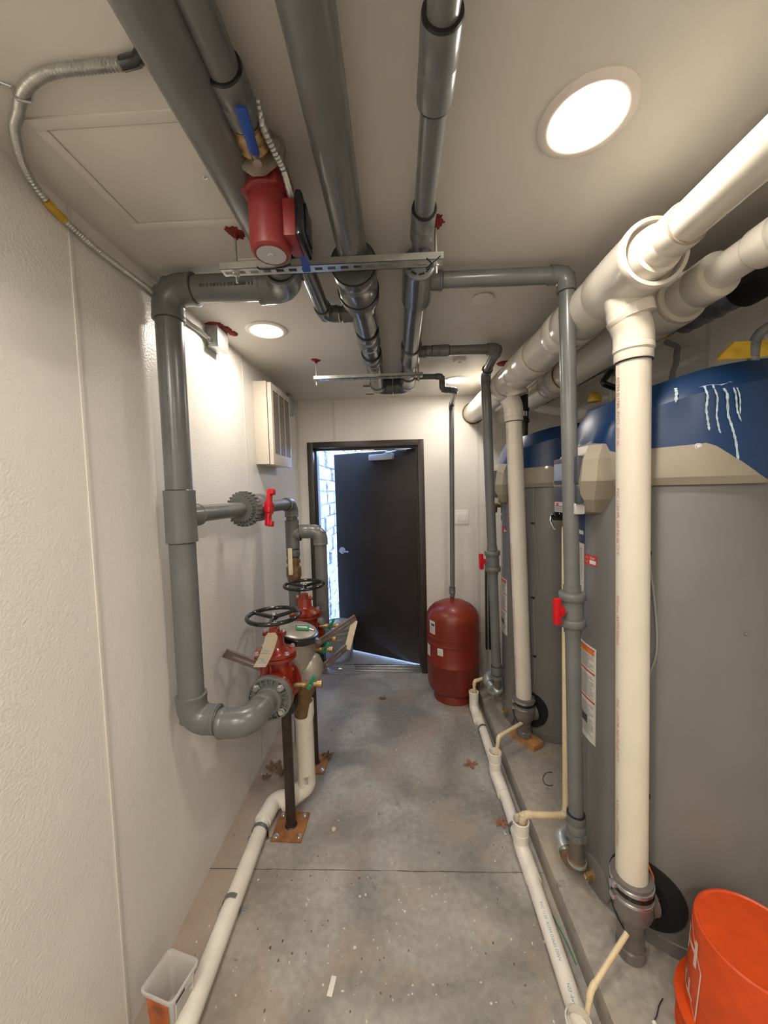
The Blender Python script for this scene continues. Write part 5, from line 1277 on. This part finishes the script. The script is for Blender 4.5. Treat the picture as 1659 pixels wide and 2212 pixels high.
t = thing('plastic_tub', 'clear open plastic tub with an orange label on the floor at lower left', 'tub', (-.76, 1.02, 0)); tz = .135
tm = Matrix.Translation(V((-.752, 1.048, 0))) @ Matrix.Rotation(math.radians(-14), 4, 'Z') @ Matrix.Diagonal((.80, .62, 1.08, 1)); bm = nb()
def rr_ring(hx, hy, rad, z, n=6):
    P = []
    for qx, qy, a0 in ((1, 1, 0), (-1, 1, 90), (-1, -1, 180), (1, -1, 270)):
        for i in range(n+1): a = math.radians(a0+90*i/n); P.append(tm @ V((qx*(hx-rad)+rad*math.cos(a), qy*(hy-rad)+rad*math.sin(a), z)))
    return P
rows = [rr_ring(.055, .068, .015, .002), rr_ring(.066, .080, .018, tz-.012), rr_ring(.076, .090, .022, tz-.010), rr_ring(.078, .092, .022, tz), rr_ring(.070, .084, .020, tz+.001), rr_ring(.064, .078, .018, tz-.010), rr_ring(.053, .066, .014, .005)]
vs = [[bm.verts.new(p) for p in r] for r in rows]; n = len(vs[0])
for a, b in zip(vs, vs[1:]):
    for i in range(n): bm.faces.new((a[i], a[(i+1) % n], b[(i+1) % n], b[i]))
bm.faces.new(vs[0][::-1]); bm.faces.new(vs[-1])
obj('tub_body', bm, 'clear_tub', t)
bm = nb()
def quad(bm, p, mi=0):
    f = bm.faces.new([bm.verts.new(tm @ V(q_)) for q_ in p]); f.material_index = mi
quad(bm, [(-.048, -.0742, .015), (.048, -.0742, .015), (.052, -.0812, .115), (-.052, -.0812, .115)]); obj('front_label', bm, 'tub_label', t)['label'] = 'orange and red label'
bm = nb(); quad(bm, [(.0590, -.055, .015), (.0590, .055, .015), (.0668, .060, .115), (.0668, -.060, .115)]); quad(bm, [(.0676, -.055, .105), (.0676, .0, .105), (.0682, .0, .118), (.0682, -.055, .118)], 1)
for i in range(11): z = .025+i*.007; x = .0592+.00078*(z-.015)/.01+.0004; quad(bm, [(x, -.05, z), (x, .05-.01*(i % 3), z), (x+.0002, .05-.01*(i % 3), z+.0025), (x+.0002, -.05, z+.0025)], 2)
obj('side_label', bm, ['white_label', 'ink', 'ink_gray'], t)

# short white offcut, wire at lower right
bm = nb(); rod(bm, (.700, 1.0, .105), (.700, .86, .107), .0065, 12); tag(obj('pipe_offcut', bm, 'white_label', loc=(.7, .95, .1)), 'short thin white tube lying on the pad left of the orange bucket', 'tube')
bm = nb(); tube(bm, spline([(.70, 1.0, .108), (.715, 1.01, .112), (.735, 1.03, .112), (.76, 1.05, .106)], 6), .0015, 6); tag(obj('loose_wire', bm, 'dark_steel', loc=(.72, 1.02, .1)), 'thin dark wire lying between white tube and orange bucket', 'wire')
bm = nb(); tube(bm, spline([(.60, 1.20, .004), (.595, 1.25, .010), (.585, 1.32, .006), (.572, 1.36, .014), (.56, 1.42, .004)], 6), .0016, 6)
bmesh.ops.translate(bm, verts=bm.verts, vec=(-.025, 0, .0)); tag(obj('green_wire', bm, 'green', loc=(.56, 1.3, 0)), 'thin green wire lying in the gap beside the pad edge', 'wire')
bm = nb(); tube(bm, spline([(-.44, 2.12, .60), (-.40, 2.10, .595), (-.365, 2.09, .60), (-.35, 2.09, .615), (-.37, 2.09, .617)], 6), .002, 6); tag(obj('wire_hook', bm, 'steel', loc=(-.42, 2.1, .6)), 'bent white wire poking out behind the backflow preventer', 'wire')
bm = nb(); cpt = V((.665, 1.62, .33))
tube(bm, [cpt+V((.03*math.cos(a)-.01, 0, .032*math.sin(a))) for a in [1.2+i*.25 for i in range(17)]], .0018, 6); tag(obj('cable_tie', bm, 'black', loc=cpt), 'loose cable tie loop around the near cream pipe', 'cable tie')

# ---- debris
def leafy(x, y, s, rot, lab, m='leaf', lobes=5, flat=.006):
    bm = nb(); n = 40; ctr = bm.verts.new((x, y, .004+flat)); ring = []
    for i in range(n):
        a = 2*PI*i/n; r = s*(.30+.70*abs(math.cos(lobes*(a-rot)/2))**1.6)
        ring.append(bm.verts.new((x+r*math.cos(a), y+r*math.sin(a)*.8, .003+flat*abs(math.sin(a*3+rot)))))
    for i in range(n): bm.faces.new((ctr, ring[i], ring[(i+1) % n]))
    tube(bm, [(x, y, .006), (x+s*1.3*math.cos(rot+.4), y+s*1.3*math.sin(rot+.4), .004)], .0012, 5)
    tag(obj('dry_leaf', bm, m, loc=(x, y, 0)), lab, 'leaf', 'dry leaves on the floor')
leafy(-.475, 2.19, .045, .4, 'brown dry leaf at the corner of the far rusty plate', flat=.02)
leafy(-.78, 2.10, .055, 1.0, 'largest brown dry leaf, by the left wall behind the stands', flat=.02)
leafy(-.72, 2.06, .045, 2.2, 'brown dry leaf beside the larger one by the left wall', flat=.015)
leafy(-.80, 2.02, .03, 2.9, 'small curled leaf against the left wall', flat=.012)
leafy(.395, 2.13, .045, .2, 'reddish dry leaf on the floor in front of the red tank', 'leaf_red', lobes=4, flat=.004)
leafy(.470, 1.74, .035, 1.2, 'rusty leaf fragment beside the pad-edge drain line', 'leaf_red')
leafy(-.16, 2.83, .035, .8, 'dark leaf crumbs in the middle of the floor toward the door', 'leaf')
random.seed(11); bm = nb()
for i in range(330):
    x = random.uniform(-.84, .50); y = random.choice([random.uniform(.8, 3.1), random.uniform(.9, 1.5)]); s = random.uniform(.0012, .0038)
    if abs(x+.69) < .04: continue
    tmp = bmesh.new(); bmesh.ops.create_icosphere(tmp, subdivisions=1, radius=s); bmesh.ops.scale(tmp, verts=tmp.verts, vec=(random.uniform(.6, 2), random.uniform(.6, 2), .5)); bmesh.ops.translate(tmp, verts=tmp.verts, vec=(x, y, s*.4)); merge(bm, tmp, random.choice([0, 0, 1]))
tag(obj('floor_crumbs', bm, ['chip', 'leaf']), 'scattered pale and brown crumbs on the concrete floor', 'debris', kind='stuff')
bm = nb(); box(bm, (-.009, -.026, 0), (.009, .026, .003), .001, mtx=Matrix.Translation(V((-.26, 1.13, 0))) @ Matrix.Rotation(-.15, 4, 'Z')); tag(obj('plastic_chip', bm, 'white_label', loc=(-.26, 1.13, 0)), 'small white rectangular chip on the floor near the camera', 'chip')
bm = nb(); lathe(bm, (-.352, 1.70, 0), (0, 0, 1), [(0, .011), (.006, .012), (.014, .005)], 7); tag(obj('concrete_crumb', bm, 'chip', loc=(-.352, 1.7, 0)), 'pale pebble on the floor right of the near rusty plate', 'pebble')
